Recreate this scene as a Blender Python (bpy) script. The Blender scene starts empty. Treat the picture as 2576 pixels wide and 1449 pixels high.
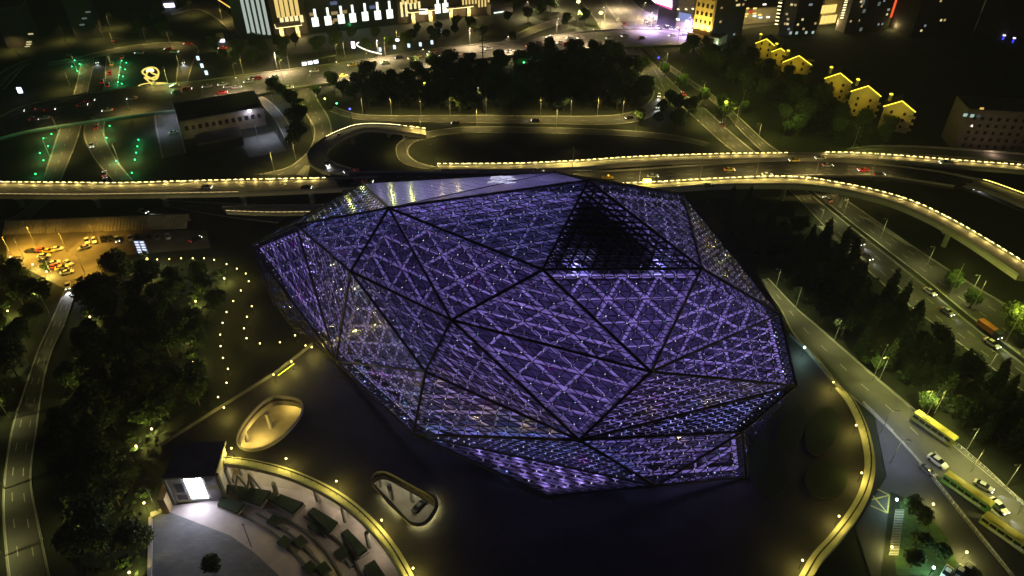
import bpy, math, random
from mathutils import Vector, Matrix
from mathutils.geometry import tessellate_polygon
rnd = random.Random(7)
SC = bpy.context.scene
C = SC.collection
# ------------------------------------------------------------ camera, sky, exposure
H, TH, FPX = 150.0, math.radians(37), 1773.0
cd = bpy.data.cameras.new("camera"); cam = bpy.data.objects.new("camera", cd); C.objects.link(cam)
cam.location = (0, 0, H); cam.rotation_euler = (math.radians(53), 0, 0)
cd.sensor_width = 36; cd.lens = FPX / 2576 * 36; cd.clip_end = 6000; cd.clip_start = 1
SC.camera = cam
w = bpy.data.worlds.new("World"); SC.world = w; w.use_nodes = True
nt = w.node_tree; bg = nt.nodes["Background"]
sky = nt.nodes.new("ShaderNodeTexSky"); sky.sky_type = 'NISHITA'; sky.sun_disc = False
sky.sun_elevation = math.radians(-3.0); sky.sun_rotation = math.radians(200)
nt.links.new(sky.outputs[0], bg.inputs[0]); bg.inputs[1].default_value = 0.10
SC.view_settings.view_transform = 'Standard'; SC.view_settings.look = 'None'
SC.view_settings.exposure = 0; SC.view_settings.gamma = 1; SC.view_settings.use_curve_mapping = False
SC.cycles.use_denoising = True
SC.cycles.max_bounces = 5; SC.cycles.diffuse_bounces = 1; SC.cycles.glossy_bounces = 2
SC.cycles.transmission_bounces = 2; SC.cycles.transparent_max_bounces = 10
SC.cycles.sample_clamp_indirect = 2.0; SC.cycles.caustics_reflective = False; SC.cycles.caustics_refractive = False
SC.cycles.light_threshold = 0.004

def g(px, py, z=0.0):                      # picture point -> world point on the level z
    x = (px - 1288) / FPX; yu = -(py - 724.5) / FPX
    dy = math.cos(TH) + yu * math.sin(TH); dz = -math.sin(TH) + yu * math.cos(TH)
    t = (z - H) / dz
    return Vector((x * t, dy * t, z))

# ------------------------------------------------------------ materials
MATS = {}
def mat(name, col, rough=.8, var=.25, scale=.6, metal=0.0, spec=.3, col2=None):
    if name in MATS: return MATS[name]
    m = bpy.data.materials.new(name); m.use_nodes = True; n = m.node_tree.nodes; l = m.node_tree.links
    b = n["Principled BSDF"]; b.inputs["Roughness"].default_value = rough; b.inputs["Metallic"].default_value = metal
    b.inputs["Specular IOR Level"].default_value = spec
    if var > 0:
        tc = n.new("ShaderNodeTexCoord"); nz = n.new("ShaderNodeTexNoise"); nz.inputs["Scale"].default_value = scale
        nz.inputs["Detail"].default_value = 5; l.new(tc.outputs["Object"], nz.inputs["Vector"])
        rp = n.new("ShaderNodeValToRGB"); rp.color_ramp.elements[0].position = .3; rp.color_ramp.elements[1].position = .7
        c2 = col2 or tuple(min(1, c * (1 + var)) for c in col)
        rp.color_ramp.elements[0].color = (*[c * (1 - var) for c in col], 1); rp.color_ramp.elements[1].color = (*c2, 1)
        l.new(nz.outputs["Fac"], rp.inputs["Fac"]); l.new(rp.outputs["Color"], b.inputs["Base Color"])
    else:
        b.inputs["Base Color"].default_value = (*col, 1)
    MATS[name] = m; return m
def emi(name, col, s, sample=False):
    if name in MATS: return MATS[name]
    m = bpy.data.materials.new(name); m.use_nodes = True; n = m.node_tree.nodes; l = m.node_tree.links
    n.remove(n["Principled BSDF"]); e = n.new("ShaderNodeEmission"); e.inputs[0].default_value = (*col, 1); e.inputs[1].default_value = s
    l.new(e.outputs[0], n["Material Output"].inputs[0])
    m.cycles.emission_sampling = 'FRONT' if sample else 'NONE'
    MATS[name] = m; return m
def glassmat(name, tint, alpha, rough=.08, diff=(.2, .2, .3)):
    m = bpy.data.materials.new(name); m.use_nodes = True; n = m.node_tree.nodes; l = m.node_tree.links
    n.remove(n["Principled BSDF"])
    tr = n.new("ShaderNodeBsdfTransparent"); tr.inputs[0].default_value = (*tint, 1)
    gl = n.new("ShaderNodeBsdfGlossy"); gl.inputs["Roughness"].default_value = rough; gl.inputs[0].default_value = (.9, .9, 1, 1)
    df = n.new("ShaderNodeBsdfTranslucent"); df.inputs[0].default_value = (*diff, 1)
    mx = n.new("ShaderNodeMixShader"); mx.inputs[0].default_value = alpha
    l.new(tr.outputs[0], mx.inputs[1]); l.new(df.outputs[0], mx.inputs[2])
    fr = n.new("ShaderNodeFresnel"); fr.inputs[0].default_value = 1.5
    m2 = n.new("ShaderNodeMixShader"); l.new(fr.outputs[0], m2.inputs[0]); l.new(mx.outputs[0], m2.inputs[1]); l.new(gl.outputs[0], m2.inputs[2])
    l.new(m2.outputs[0], n["Material Output"].inputs[0]); return m

GROUND = mat("soil and grass", (.018, .022, .011), .95, .5, .08)
ASPH = mat("asphalt", (.07, .068, .062), .8, .18, .25)
ASPHL = mat("worn asphalt", (.11, .105, .095), .75, .18, .2)
CONC = mat("concrete", (.3, .29, .26), .8, .15, .4)
CONCD = mat("dark concrete", (.12, .115, .1), .85, .2, .4)
DECK = mat("bridge deck", (.5, .46, .37), .6, .15, .15)
PAINT = mat("road paint", (.55, .54, .48), .7, .2, 2)
YPAINT = mat("yellow road paint", (.5, .4, .1), .7, .2, 2)
GRAN = mat("dark granite paving", (.034, .032, .034), .7, .35, .12)
def joints(m, sc, dark=.55):
    n = m.node_tree.nodes; l = m.node_tree.links; b = n["Principled BSDF"]; br = n.new("ShaderNodeTexBrick"); tc = n.new("ShaderNodeTexCoord"); l.new(tc.outputs["Object"], br.inputs["Vector"])
    br.inputs["Scale"].default_value = sc; br.inputs["Mortar Size"].default_value = .03; br.inputs["Color1"].default_value = (1, 1, 1, 1); br.inputs["Color2"].default_value = (.75, .75, .75, 1); br.inputs["Mortar"].default_value = (dark, dark, dark, 1)
    mx = n.new("ShaderNodeMix"); mx.data_type = 'RGBA'; mx.blend_type = 'MULTIPLY'; mx.inputs[0].default_value = 1
    src = b.inputs["Base Color"].links[0].from_socket; l.new(src, mx.inputs[6]); l.new(br.outputs["Color"], mx.inputs[7]); l.new(mx.outputs[2], b.inputs["Base Color"])
joints(GRAN, .35)
PINK = mat("pale paving", (.42, .36, .36), .8, .12, .35)
GREYP = mat("grey paving", (.17, .17, .19), .8, .2, .15); joints(GREYP, .3, .8)
HEDGE = mat("clipped hedge", (.018, .032, .014), .95, .5, 3)
LEAF = mat("leaves", (.05, .085, .022), .9, .45, .8)
LEAF2 = mat("olive leaves", (.075, .1, .025), .9, .4, .8)
PINE = mat("dark conifer leaves", (.014, .026, .01), .95, .4, .8)
BARK = mat("bark", (.09, .07, .05), .95, .3, 3)
STEEL = mat("dark steel", (.02, .02, .025), .5, .1, 1, .6)
POLE = mat("galvanised pole", (.35, .35, .33), .5, .1, 1, .5)
WHITEP = mat("white painted steel", (.75, .74, .8), .5, .08, .5)
RUB = mat("tyre rubber", (.02, .02, .02), .9, .1, 2)
CARGL = mat("car glass", (.012, .014, .018), .08, 0, spec=.8)

# ------------------------------------------------------------ mesh helpers
class MB:
    def __init__(s): s.v = []; s.f = []; s.mi = []
    def face(s, pts, mi=0):
        b = len(s.v); s.v += [tuple(p) for p in pts]; s.f.append(tuple(range(b, b + len(pts)))); s.mi.append(mi)
    def box(s, c, size, rz=0, mi=0, top=1.0):
        cx, cy, cz = c; a, b_, h = size[0] / 2, size[1] / 2, size[2] / 2; co, si = math.cos(rz), math.sin(rz)
        b = len(s.v)
        for dz, k in ((-h, 1), (h, top)):
            for dx, dy in ((-a, -b_), (a, -b_), (a, b_), (-a, b_)):
                dx *= k; dy *= k
                s.v.append((cx + dx * co - dy * si, cy + dx * si + dy * co, cz + dz))
        for q in ((0, 3, 2, 1), (4, 5, 6, 7), (0, 1, 5, 4), (1, 2, 6, 5), (2, 3, 7, 6), (3, 0, 4, 7)):
            s.f.append(tuple(b + i for i in q)); s.mi.append(mi)
    def bar(s, p, q, w, h=None, n=None, mi=0, cap=True):
        p, q = Vector(p), Vector(q); d = q - p
        if d.length < 1e-5: return
        d.normalize(); up = Vector(n) if n is not None else (Vector((0, 0, 1)) if abs(d.z) < .95 else Vector((1, 0, 0)))
        sd = d.cross(up).normalized(); up = sd.cross(d).normalized(); h = h or w; b = len(s.v)
        for e in (p, q):
            for a, c in ((-1, -1), (1, -1), (1, 1), (-1, 1)):
                s.v.append(tuple(e + sd * (a * w / 2) + up * (c * h / 2)))
        fs = [(0, 1, 5, 4), (1, 2, 6, 5), (2, 3, 7, 6), (3, 0, 4, 7)] + ([(0, 3, 2, 1), (4, 5, 6, 7)] if cap else [])
        for f in fs: s.f.append(tuple(b + i for i in f)); s.mi.append(mi)
    def tube(s, p, q, r0, r1=None, seg=6, mi=0, cap=True):
        p, q = Vector(p), Vector(q); r1 = r0 if r1 is None else r1; d = (q - p)
        if d.length < 1e-5: return
        d.normalize(); a = Vector((0, 0, 1)) if abs(d.z) < .95 else Vector((1, 0, 0))
        u = d.cross(a).normalized(); v = d.cross(u); b = len(s.v)
        for e, r in ((p, r0), (q, r1)):
            for i in range(seg):
                t = 2 * math.pi * i / seg; s.v.append(tuple(e + u * (r * math.cos(t)) + v * (r * math.sin(t))))
        for i in range(seg):
            j = (i + 1) % seg; s.f.append((b + i, b + seg + i, b + seg + j, b + j)); s.mi.append(mi)
        if cap:
            s.f.append(tuple(b + i for i in range(seg))); s.mi.append(mi)
            s.f.append(tuple(b + seg + i for i in reversed(range(seg)))); s.mi.append(mi)
    def octa(s, c, r, mi=0, sz=1.0):
        c = Vector(c); b = len(s.v)
        for d in ((1, 0, 0), (0, 1, 0), (-1, 0, 0), (0, -1, 0), (0, 0, sz), (0, 0, -sz)): s.v.append(tuple(c + Vector(d) * r))
        for i in range(4):
            j = (i + 1) % 4; s.f.append((b + i, b + j, b + 4)); s.f.append((b + j, b + i, b + 5)); s.mi += [mi, mi]
    def ball(s, c, r, mi=0, seg=8, rings=5, sz=1.0):
        c = Vector(c); b = len(s.v)
        for k in range(rings + 1):
            ph = math.pi * k / rings
            for i in range(seg):
                t = 2 * math.pi * i / seg
                s.v.append((c.x + r * math.sin(ph) * math.cos(t), c.y + r * math.sin(ph) * math.sin(t), c.z + r * sz * math.cos(ph)))
        for k in range(rings):
            for i in range(seg):
                j = (i + 1) % seg; s.f.append((b + k * seg + i, b + (k + 1) * seg + i, b + (k + 1) * seg + j, b + k * seg + j)); s.mi.append(mi)
    def prism(s, poly, z0, z1, mi=0, bottom=True, mitop=None):
        n = len(poly); P = [Vector((p[0], p[1], 0)) for p in poly]
        if sum(P[i].x * P[(i + 1) % n].y - P[(i + 1) % n].x * P[i].y for i in range(n)) < 0: P.reverse()
        tri = tessellate_polygon([P]); b = len(s.v)
        s.v += [(p.x, p.y, z0) for p in P] + [(p.x, p.y, z1) for p in P]
        for t in tri:
            a = [P[i] for i in t]
            if (a[1] - a[0]).cross(a[2] - a[0]).z < 0: t = t[::-1]
            s.f.append(tuple(b + n + i for i in t)); s.mi.append(mi if mitop is None else mitop)
            if bottom: s.f.append(tuple(b + i for i in reversed(t))); s.mi.append(mi)
        for i in range(n):
            j = (i + 1) % n; s.f.append((b + i, b + j, b + n + j, b + n + i)); s.mi.append(mi)
    def sheet(s, poly, z, mi=0):
        P = [Vector((p[0], p[1], 0)) for p in poly]; b = len(s.v); s.v += [(p.x, p.y, z) for p in P]
        for t in tessellate_polygon([P]):
            a = [P[i] for i in t]
            if (a[1] - a[0]).cross(a[2] - a[0]).z < 0: t = t[::-1]
            s.f.append(tuple(b + i for i in t)); s.mi.append(mi)
    def build(s, name, mats, parent=None, smooth=False):
        me = bpy.data.meshes.new(name); off = Vector(parent.location) if parent is not None and not parent.get("_rot") else Vector((0, 0, 0))
        p = parent
        if p is not None:
            while p.parent is not None:
                p = p.parent
                off = off + Vector(p.location)
        me.from_pydata([(x - off.x, y - off.y, z - off.z) for x, y, z in s.v], [], s.f)
        if not isinstance(mats, (list, tuple)): mats = [mats]
        for m in mats: me.materials.append(m)
        if len(mats) > 1: me.polygons.foreach_set("material_index", s.mi)
        if smooth: me.polygons.foreach_set("use_smooth", [True] * len(s.f))
        me.update()
        o = bpy.data.objects.new(name, me); C.objects.link(o)
        if parent is not None: o.parent = parent
        return o

def tag(o, label=None, cat=None, group=None, kind=None):
    if label: o["label"] = label
    if cat: o["category"] = cat
    if group: o["group"] = group
    if kind: o["kind"] = kind
    return o
def thing(name, label, cat, loc=(0, 0, 0), rz=0, group=None):
    o = bpy.data.objects.new(name, None); C.objects.link(o); o.location = loc; o.rotation_euler = (0, 0, rz)
    o.empty_display_size = .5
    return tag(o, label, cat, group)
def struct(o, kind="structure"): o["kind"] = kind; return o
KIDS = {}
def copy_tree(o, parent=None):
    c = o.copy(); C.objects.link(c)
    if parent is not None: c.parent = parent
    for ch in list(o.children): copy_tree(ch, c)
    return c
LD = {}
def light(kind, col, energy, loc, parent=None, radius=.3, angle=150, blend=.6, aim=None, name="lamp_or_added_light"):
    key = (kind, tuple(col), energy, radius, angle)
    if key not in LD:
        d = bpy.data.lights.new(name, kind); d.color = col; d.energy = energy; d.shadow_soft_size = radius
        if kind == 'SPOT': d.spot_size = math.radians(angle); d.spot_blend = blend
        LD[key] = d
    o = bpy.data.objects.new(name, LD[key]); C.objects.link(o)
    if parent is not None:
        o.parent = parent; o.location = Vector(loc) - Vector(parent.location)
    else: o.location = loc
    if aim is not None:
        o.rotation_euler = (Vector(aim) - Vector(loc)).to_track_quat('-Z', 'Y').to_euler()
    return o

def resample(pts, n, closed=False):
    P = [Vector(p) for p in pts]
    def cr(p0, p1, p2, p3, t): return .5 * ((2 * p1) + (-p0 + p2) * t + (2 * p0 - 5 * p1 + 4 * p2 - p3) * t * t + (-p0 + 3 * p1 - 3 * p2 + p3) * t ** 3)
    d = []
    m = len(P)
    for i in range(m if closed else m - 1):
        if closed: a, b, c, e = P[i - 1], P[i], P[(i + 1) % m], P[(i + 2) % m]
        else: a, b, c, e = P[max(i - 1, 0)], P[i], P[i + 1], P[min(i + 2, m - 1)]
        for k in range(12): d.append(cr(a, b, c, e, k / 12))
    d.append(P[0] if closed else P[-1])
    L = [0]
    for i in range(1, len(d)): L.append(L[-1] + (d[i] - d[i - 1]).length)
    out = []; j = 0
    for k in range(n + (0 if closed else 1)):
        t = L[-1] * k / n
        while j < len(L) - 2 and L[j + 1] < t: j += 1
        s = (t - L[j]) / max(L[j + 1] - L[j], 1e-9); out.append(d[j].lerp(d[j + 1], min(max(s, 0), 1)))
    return out
def length(p): return sum((p[i + 1] - p[i]).length for i in range(len(p) - 1))
def edges(A, B, z=0.0, step=4.0, zs=None):
    a = [g(x, y, z) for x, y in A]; b = [g(x, y, z) for x, y in B]
    n = max(4, int(max(length(a), length(b)) / step))
    return resample(a, n), resample(b, n)

# ------------------------------------------------------------ ground, roads
m = MB(); m.face([(-1150, -120, 0), (1150, -120, 0), (1150, 1150, 0), (-1150, 1150, 0)])
struct(m.build("ground", GROUND))
marks = MB(); ymarks = MB(); rz_ = [0.02]
def road(name, A, B, lanes=(), mt=ASPH, kerb=True, edge=True, dash=(3, 6)):
    rz_[0] += .006; z = rz_[0]
    a, b = edges(A, B); m = MB()
    for i in range(len(a) - 1):
        m.face([(a[i].x, a[i].y, z), (a[i + 1].x, a[i + 1].y, z), (b[i + 1].x, b[i + 1].y, z), (b[i].x, b[i].y, z)])
    o = struct(m.build(name, mt))
    if kerb:
        k = MB()
        for e in (a, b):
            for i in range(len(e) - 1): k.bar((e[i].x, e[i].y, .07 + z), (e[i + 1].x, e[i + 1].y, .07 + z), .3, .14, cap=False)
        struct(k.build(name + "_kerb", CONC))
    ln = length(a)
    for u, solid in [(u, False) for u in lanes] + ([(.04, True), (.96, True)] if edge else []):
        c = [a[i].lerp(b[i], u) for i in range(len(a))]; c = resample(c, max(4, int(length(c) / 3)))
        for i in range(len(c) - 1):
            if not solid and i % 3: continue
            p, q = c[i], c[i + 1]
            d = (q - p); s = Vector((-d.y, d.x, 0)).normalized() * .09
            marks.face([(p.x + s.x, p.y + s.y, z + .008), (p.x - s.x, p.y - s.y, z + .008), (q.x - s.x, q.y - s.y, z + .008), (q.x + s.x, q.y + s.y, z + .008)])
    return a, b
ROADS = {}
ROADS['exit'] = road("slip_road", [(735, 226), (748, 255), (772, 290), (790, 325), (786, 360), (762, 395), (715, 425), (640, 440)],
     [(812, 214), (795, 235), (806, 262), (826, 295), (834, 330), (822, 370), (790, 405), (760, 440)], (.5,))
ROADS['curve'] = road("curved_ramp_road", [(840, 268), (900, 287), (1000, 291), (1200, 290), (1400, 292), (1550, 289), (1618, 268), (1645, 232), (1625, 195), (1585, 158)],
     [(830, 280), (895, 300), (1000, 306), (1200, 309), (1400, 312), (1560, 312), (1650, 287), (1672, 240), (1662, 205), (1640, 165)], (.5,))
ROADS['loop'] = road("inner_loop_road", [(1785, 360), (1700, 341), (1600, 330), (1450, 323), (1250, 319), (1150, 321), (1060, 335), (1008, 355), (996, 378), (1010, 408), (1060, 424), (1116, 427)],
     [(1770, 368), (1690, 352), (1590, 343), (1450, 337), (1250, 334), (1150, 336), (1080, 347), (1036, 362), (1026, 385), (1045, 405), (1085, 418), (1120, 420)], ())
ROADS['diagL'] = road("highway_west_carriageway", [(1530, 100), (1575, 145), (1610, 185), (1680, 240), (1740, 290), (1800, 345), (1860, 392), (1925, 430), (2000, 492), (2060, 555), (2150, 650), (2250, 740), (2420, 870), (2620, 1020)],
     [(1590, 100), (1625, 140), (1665, 180), (1720, 235), (1775, 275), (1835, 330), (1905, 388), (1965, 430), (2040, 490), (2090, 530), (2165, 590), (2310, 705), (2435, 810), (2620, 950)], (.33, .66))
ROADS['diagR'] = road("highway_east_carriageway", [(1600, 100), (1640, 140), (1695, 185), (1760, 230), (1825, 285), (1862, 328), (1925, 387), (1985, 430), (2055, 490), (2105, 530), (2180, 590), (2325, 702), (2450, 805), (2620, 935)],
     [(1625, 95), (1660, 143), (1730, 196), (1805, 248), (1870, 305), (1932, 362), (1990, 400), (2050, 440), (2110, 490), (2165, 528), (2300, 622), (2420, 700), (2520, 760), (2640, 830)], (.33, .66))
ROADS['side'] = road("access_road", [(1908, 705), (1960, 772), (1995, 840), (2050, 900), (2107, 964), (2175, 1025), (2247, 1092), (2322, 1175), (2400, 1275), (2560, 1470)],
     [(1932, 700), (2000, 772), (2050, 815), (2099, 858), (2155, 906), (2212, 956), (2312, 1040), (2407, 1124), (2500, 1200), (2680, 1350)], (.5,), ASPHL)
ROADS['park'] = road("park_road", [(165, 728), (128, 810), (95, 885), (60, 985), (28, 1090), (8, 1250), (16, 1400), (30, 1500)],
     [(192, 728), (162, 815), (132, 880), (108, 965), (92, 1085), (78, 1200), (98, 1320), (135, 1500)], (.3, .7), ASPHL)
ROADS['nsL'] = road("underpass_road_west", [(208, 140), (203, 165), (186, 235), (152, 320), (128, 390), (108, 455)], [(236, 140), (235, 165), (220, 235), (204, 320), (180, 390), (152, 455)], (.5,), ASPHL)
ROADS['nsR'] = road("underpass_road_east", [(268, 140), (266, 165), (258, 235), (212, 320), (232, 390), (285, 455)], [(306, 140), (303, 165), (292, 235), (262, 320), (285, 390), (335, 455)], (.5,), ASPHL)
ROADS['topl'] = road("curved_side_road", [(120, 158), (180, 148), (300, 120), (400, 108), (470, 108), (500, 125), (485, 160), (470, 215)], [(122, 165), (190, 155), (300, 133), (400, 122), (430, 125), (450, 140), (447, 165), (442, 215)], ())
ROADS['lane'] = road("service_lane", [(388, 285), (392, 320), (400, 360), (408, 400)], [(440, 275), (452, 320), (462, 360), (468, 385)], (), ASPHL)
ROADS['lane2'] = road("back_lane", [(595, 262), (640, 250), (690, 300), (722, 362)], [(615, 250), (662, 245), (712, 290), (745, 350)], (), ASPHL)
ROADS['fan'] = road("boulevard_side_street", [(430, 40), (500, 25), (560, 60), (600, 110)], [(430, 30), (520, 5), (590, 50), (625, 105)], (), ASPHL)
ROADS['north'] = road("north_avenue", [(1500, -40), (1530, 20), (1560, 60), (1590, 78)], [(1560, -40), (1610, 20), (1680, 50), (1740, 78)], (.25, .5, .75), ASPHL)
ROADS['n2'] = road("north_side_street", [(1440, -20), (1490, 40), (1515, 80)], [(1500, -20), (1545, 40), (1570, 80)], (.5,), ASPHL)
ROADS['tl'] = road("far_left_ramp", [(-20, 200), (20, 172), (70, 151)], [(-20, 222), (30, 185), (72, 163)], (), ASPHL)
ROADS['tl2'] = road("far_left_road", [(-15, 235), (20, 195), (45, 172)], [(10, 225), (40, 190), (60, 168)], (), ASPHL)
ROADS['arc'] = road("interchange_arc_road", [(1240, 120), (1290, 90), (1360, 60), (1440, 40)], [(1270, 122), (1310, 98), (1375, 72), (1450, 50)], (), ASPHL)
ROADS['below'] = road("lower_frontage_road", [(-20, 560), (40, 545), (95, 498)], [(-20, 585), (60, 560), (127, 500)], (), ASPHL, edge=False)
ROADS['lower'] = road("railway_side_road", [(420, 520), (560, 545), (700, 562)], [(420, 505), (560, 512), (760, 520)], (.5,))
ROADS['far'] = road("right_lower_road", [(2200, 455), (2350, 462), (2450, 486), (2600, 545)], [(2200, 440), (2350, 447), (2460, 470), (2600, 525)], (.5,))
def area(name, poly, mt):
    rz_[0] += .006; m = MB(); m.sheet([g(x, y) for x, y in poly], rz_[0]); return struct(m.build(name, mt))
area("parking_lot", [(15, 585), (260, 578), (520, 580), (530, 625), (345, 640), (275, 645), (250, 726), (165, 728), (110, 700), (18, 650)], mat("parking asphalt", (.16, .14, .11), .8, .2, .2))
area("forecourt", [(2050, 880), (2107, 966), (2250, 1095), (2322, 1178), (2400, 1275), (2545, 1460), (2330, 1460), (2335, 1350), (2290, 1260), (2240, 1238), (2215, 1449), (2190, 1449), (2150, 1330), (2230, 1200), (2200, 1050)], mat("forecourt asphalt", (.06, .06, .068), .75, .15, .15))
area("courtyard", [(600, 352), (690, 332), (722, 380), (628, 398)], ASPHL)
area("shopping_street_paving", [(1860, -30), (1990, -30), (1975, 60), (1850, 75)], ASPHL)
area("paved_square", [(700, 96), (1240, 38), (1240, 60), (1120, 100), (1000, 105), (730, 140)], ASPH)
area("sunken_plaza", [(379, 1290), (420, 1275), (520, 1262), (590, 1215), (760, 1235), (900, 1310), (1000, 1400), (1035, 1470), (1050, 1520), (377, 1520)], PINK)
area("grey_plaza_field", [(381, 1302), (419, 1286), (517, 1324), (581, 1349), (640, 1391), (702, 1449), (740, 1510), (380, 1510)], GREYP)
area("podium_undercroft_floor", [(590, 1215), (560, 1150), (640, 980), (780, 900), (1200, 1300), (1050, 1500), (900, 1310), (760, 1235)], mat("undercroft paving", (.32, .29, .24), .8, .12, .4))

# boulevard bridge deck at the top
def viaduct(name, label, A, B, z, dk=DECK, th=1.3, par=1.0, lanes=(.5,), cat="viaduct", piers=(), zs=None, pier_r=1.0, dashz=None):
    a, b = edges(A, B, z); n = len(a)
    t = thing(name, label, cat, (a[0].x, a[0].y, 0))
    if zs:
        for i in range(n):
            u = i / (n - 1); a[i].z = b[i].z = z + (zs[0] - z) * max(0, 1 - u * 3) + (zs[1] - z) * max(0, u * 3 - 2)
    dz = Vector((0, 0, -th)); m = MB()
    for i in range(n - 1):
        m.face([a[i], a[i + 1], b[i + 1], b[i]]); m.face([a[i] + dz, b[i] + dz * 1, b[i + 1] + dz, a[i + 1] + dz])
        m.face([a[i] + dz, a[i + 1] + dz, a[i + 1], a[i]]); m.face([b[i], b[i + 1], b[i + 1] + dz, b[i] + dz])
    m.build("deck", dk, t)
    for e, s in ((a, 1), (b, -1)):
        m = MB()
        for i in range(n - 1): m.bar(e[i] + Vector((0, 0, par / 2)), e[i + 1] + Vector((0, 0, par / 2)), .28, par, cap=False)
        m.build("parapet", CONC, t)
    mk = MB()
    for u in lanes:
        c = resample([a[i].lerp(b[i], u) for i in range(n)], max(4, int(length(a) / 3)))
        for i in range(0, len(c) - 1, 3):
            d = c[i + 1] - c[i]; s = Vector((-d.y, d.x, 0)).normalized() * .09; zz = Vector((0, 0, .012))
            mk.face([c[i] + s + zz, c[i] - s + zz, c[i + 1] - s + zz, c[i + 1] + s + zz])
    if lanes: mk.build("lane_markings", PAINT, t)
    for u in piers:
        i = min(n - 1, int(u * (n - 1))); c = a[i].lerp(b[i], .5); d = (b[i] - a[i]).normalized(); m = MB()
        m.tube((c.x, c.y, 0), (c.x, c.y, c.z - th - 1), pier_r, pier_r, 10); hw = (b[i] - a[i]).length * .38
        m.bar(c + Vector((0, 0, -th - .55)) - d * hw, c + Vector((0, 0, -th - .55)) + d * hw, 1.8, 1.1)
        m.build("pier", CONC, t)
    return t, a, b
RAILL = emi("warm rail lights", (1, .76, .24), 14.0, True)
RAILD = emi("dim rail lights", (1, .75, .3), 1.4, True)
def rail_lights(t, e, other, u0, u1, mt=RAILL, gap=.5, pitch=2.6, up=1.02, name="rail_lights", size=.085):
    n = len(e); i0, i1 = int(u0 * (n - 1)), int(u1 * (n - 1)); pts = e[i0:i1 + 1]; cen = other[i0:i1 + 1]
    L = length(pts); k = max(2, int(L / pitch)); P = resample(pts, k); m = MB()
    Q = resample(cen, k)
    for i in range(k):
        inw = (Q[i] - P[i]).normalized() * .2
        p, q = P[i] + inw, P[i].lerp(P[i + 1], 1 - gap) + inw
        m.bar(p + Vector((0, 0, up)), q + Vector((0, 0, up)), size, size)
    if mt is RAILL:
        k = max(1, int(L / 6)); P = resample(pts, k); Q = resample(cen, k)
        for i in range(k): light('POINT', (1, .76, .24), 190, P[i] + (Q[i] - P[i]).normalized() * .5 + Vector((0, 0, 1.15)), t, .05, name="rail_lamp_light")
    return m.build(name, mt, t)
t, a, b = viaduct("boulevard_bridge", "wide multi lane boulevard viaduct crossing the top of the view", [(-40, 322), (60, 268), (250, 232), (480, 207), (650, 186), (844, 161), (964, 145), (1094, 124), (1288, 105), (1438, 85), (1588, 74), (1780, 80)],
    [(-40, 360), (75, 330), (250, 303), (400, 283), (530, 268), (719, 224), (931, 200), (1030, 183), (1190, 152), (1408, 128), (1558, 119), (1760, 112)], 1.2, ASPHL, 1.0, .7, (.16, .33, .5, .67, .84), "bridge", (), pier_r=.8)
BOUL = (a, b)
t, a, b = viaduct("west_viaduct", "straight elevated road with one glowing warm light rail at left", [(-60, 461), (150, 463), (300, 464), (450, 460), (600, 456), (844, 451), (950, 447)], [(-60, 492), (180, 494), (350, 492), (590, 488), (740, 482), (860, 476), (950, 470)], 8, DECK, 1.4, .9, (.5,), piers=(.12, .31, .48, .67, .83))
rail_lights(t, a, b, 0, .9); rail_lights(t, b, a, 0, .66, RAILD, .2, 3, .95, "lower_rail_lights", .09)
t, a, b = viaduct("hairpin_ramp", "hairpin curved ramp looping around the dark planted oval", [(1068, 298), (970, 303), (900, 316), (830, 343), (788, 370), (774, 395), (785, 418), (820, 438), (880, 450)], [(1070, 315), (1000, 318), (920, 326), (868, 345), (833, 370), (822, 392), (838, 412), (872, 428), (905, 434)], 7, DECK, 1.2, .9, (), piers=(.2, .42, .6, .8), zs=(1.0, 8))
rail_lights(t, a, b, 0.0, .14); rail_lights(t, a, b, .15, .5, emi("pale rail lights", (1, .85, .4), 6, True), .05, 2.3, 1.1, "outer_rail_lights", .1)
t, a, b = viaduct("central_viaduct", "dark elevated highway passing behind the crystal shaped hall", [(830, 437), (1000, 434), (1200, 436), (1500, 433), (1700, 421), (1900, 408), (2050, 406), (2200, 414), (2350, 432), (2450, 452)], [(860, 478), (1000, 476), (1200, 476), (1500, 470), (1650, 463), (1850, 455), (2000, 446), (2130, 443), (2250, 449), (2400, 470)], 8, ASPH, 1.4, .8, (.25, .5, .75), piers=(.3, .5, .64, .78))
rail_lights(t, b, a, .42, .80, RAILD, .2, 3, .95, "lower_rail_lights", .09)
t, a, b = viaduct("upper_light_ramp", "elevated lane edged by bright dashed lights behind the dark viaduct", [(1100, 416), (1288, 415), (1450, 408), (1600, 398), (1800, 391), (1932, 389), (2010, 388), (2110, 387), (2200, 391), (2300, 398), (2450, 410), (2640, 424)], [(1110, 430), (1288, 430), (1450, 424), (1600, 413), (1800, 404), (1932, 402), (2010, 402), (2110, 402), (2200, 405), (2300, 411), (2450, 423), (2640, 438)], 8.6, DECK, 1.2, .9, (), piers=(.2, .4, .6, .8))
rail_lights(t, a, b, .0, .60, pitch=2.6); rail_lights(t, a, b, .665, 1, pitch=2.6)
t, a, b = viaduct("sweeping_flyover", "long curved flyover with dashed light rail sweeping to the right edge", [(1560, 465), (1640, 462), (1800, 453), (1932, 448), (2020, 450), (2100, 462), (2200, 482), (2300, 512), (2400, 560), (2500, 618), (2640, 705)], [(1570, 480), (1644, 478), (1800, 468), (1932, 466), (2020, 468), (2095, 476), (2165, 490), (2250, 514), (2345, 556), (2440, 612), (2560, 694)], 8.8, DECK, 1.8, 1.0, (), piers=(.42, .56, .8))
rail_lights(t, a, b, 0, 1, pitch=2.6)
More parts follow.
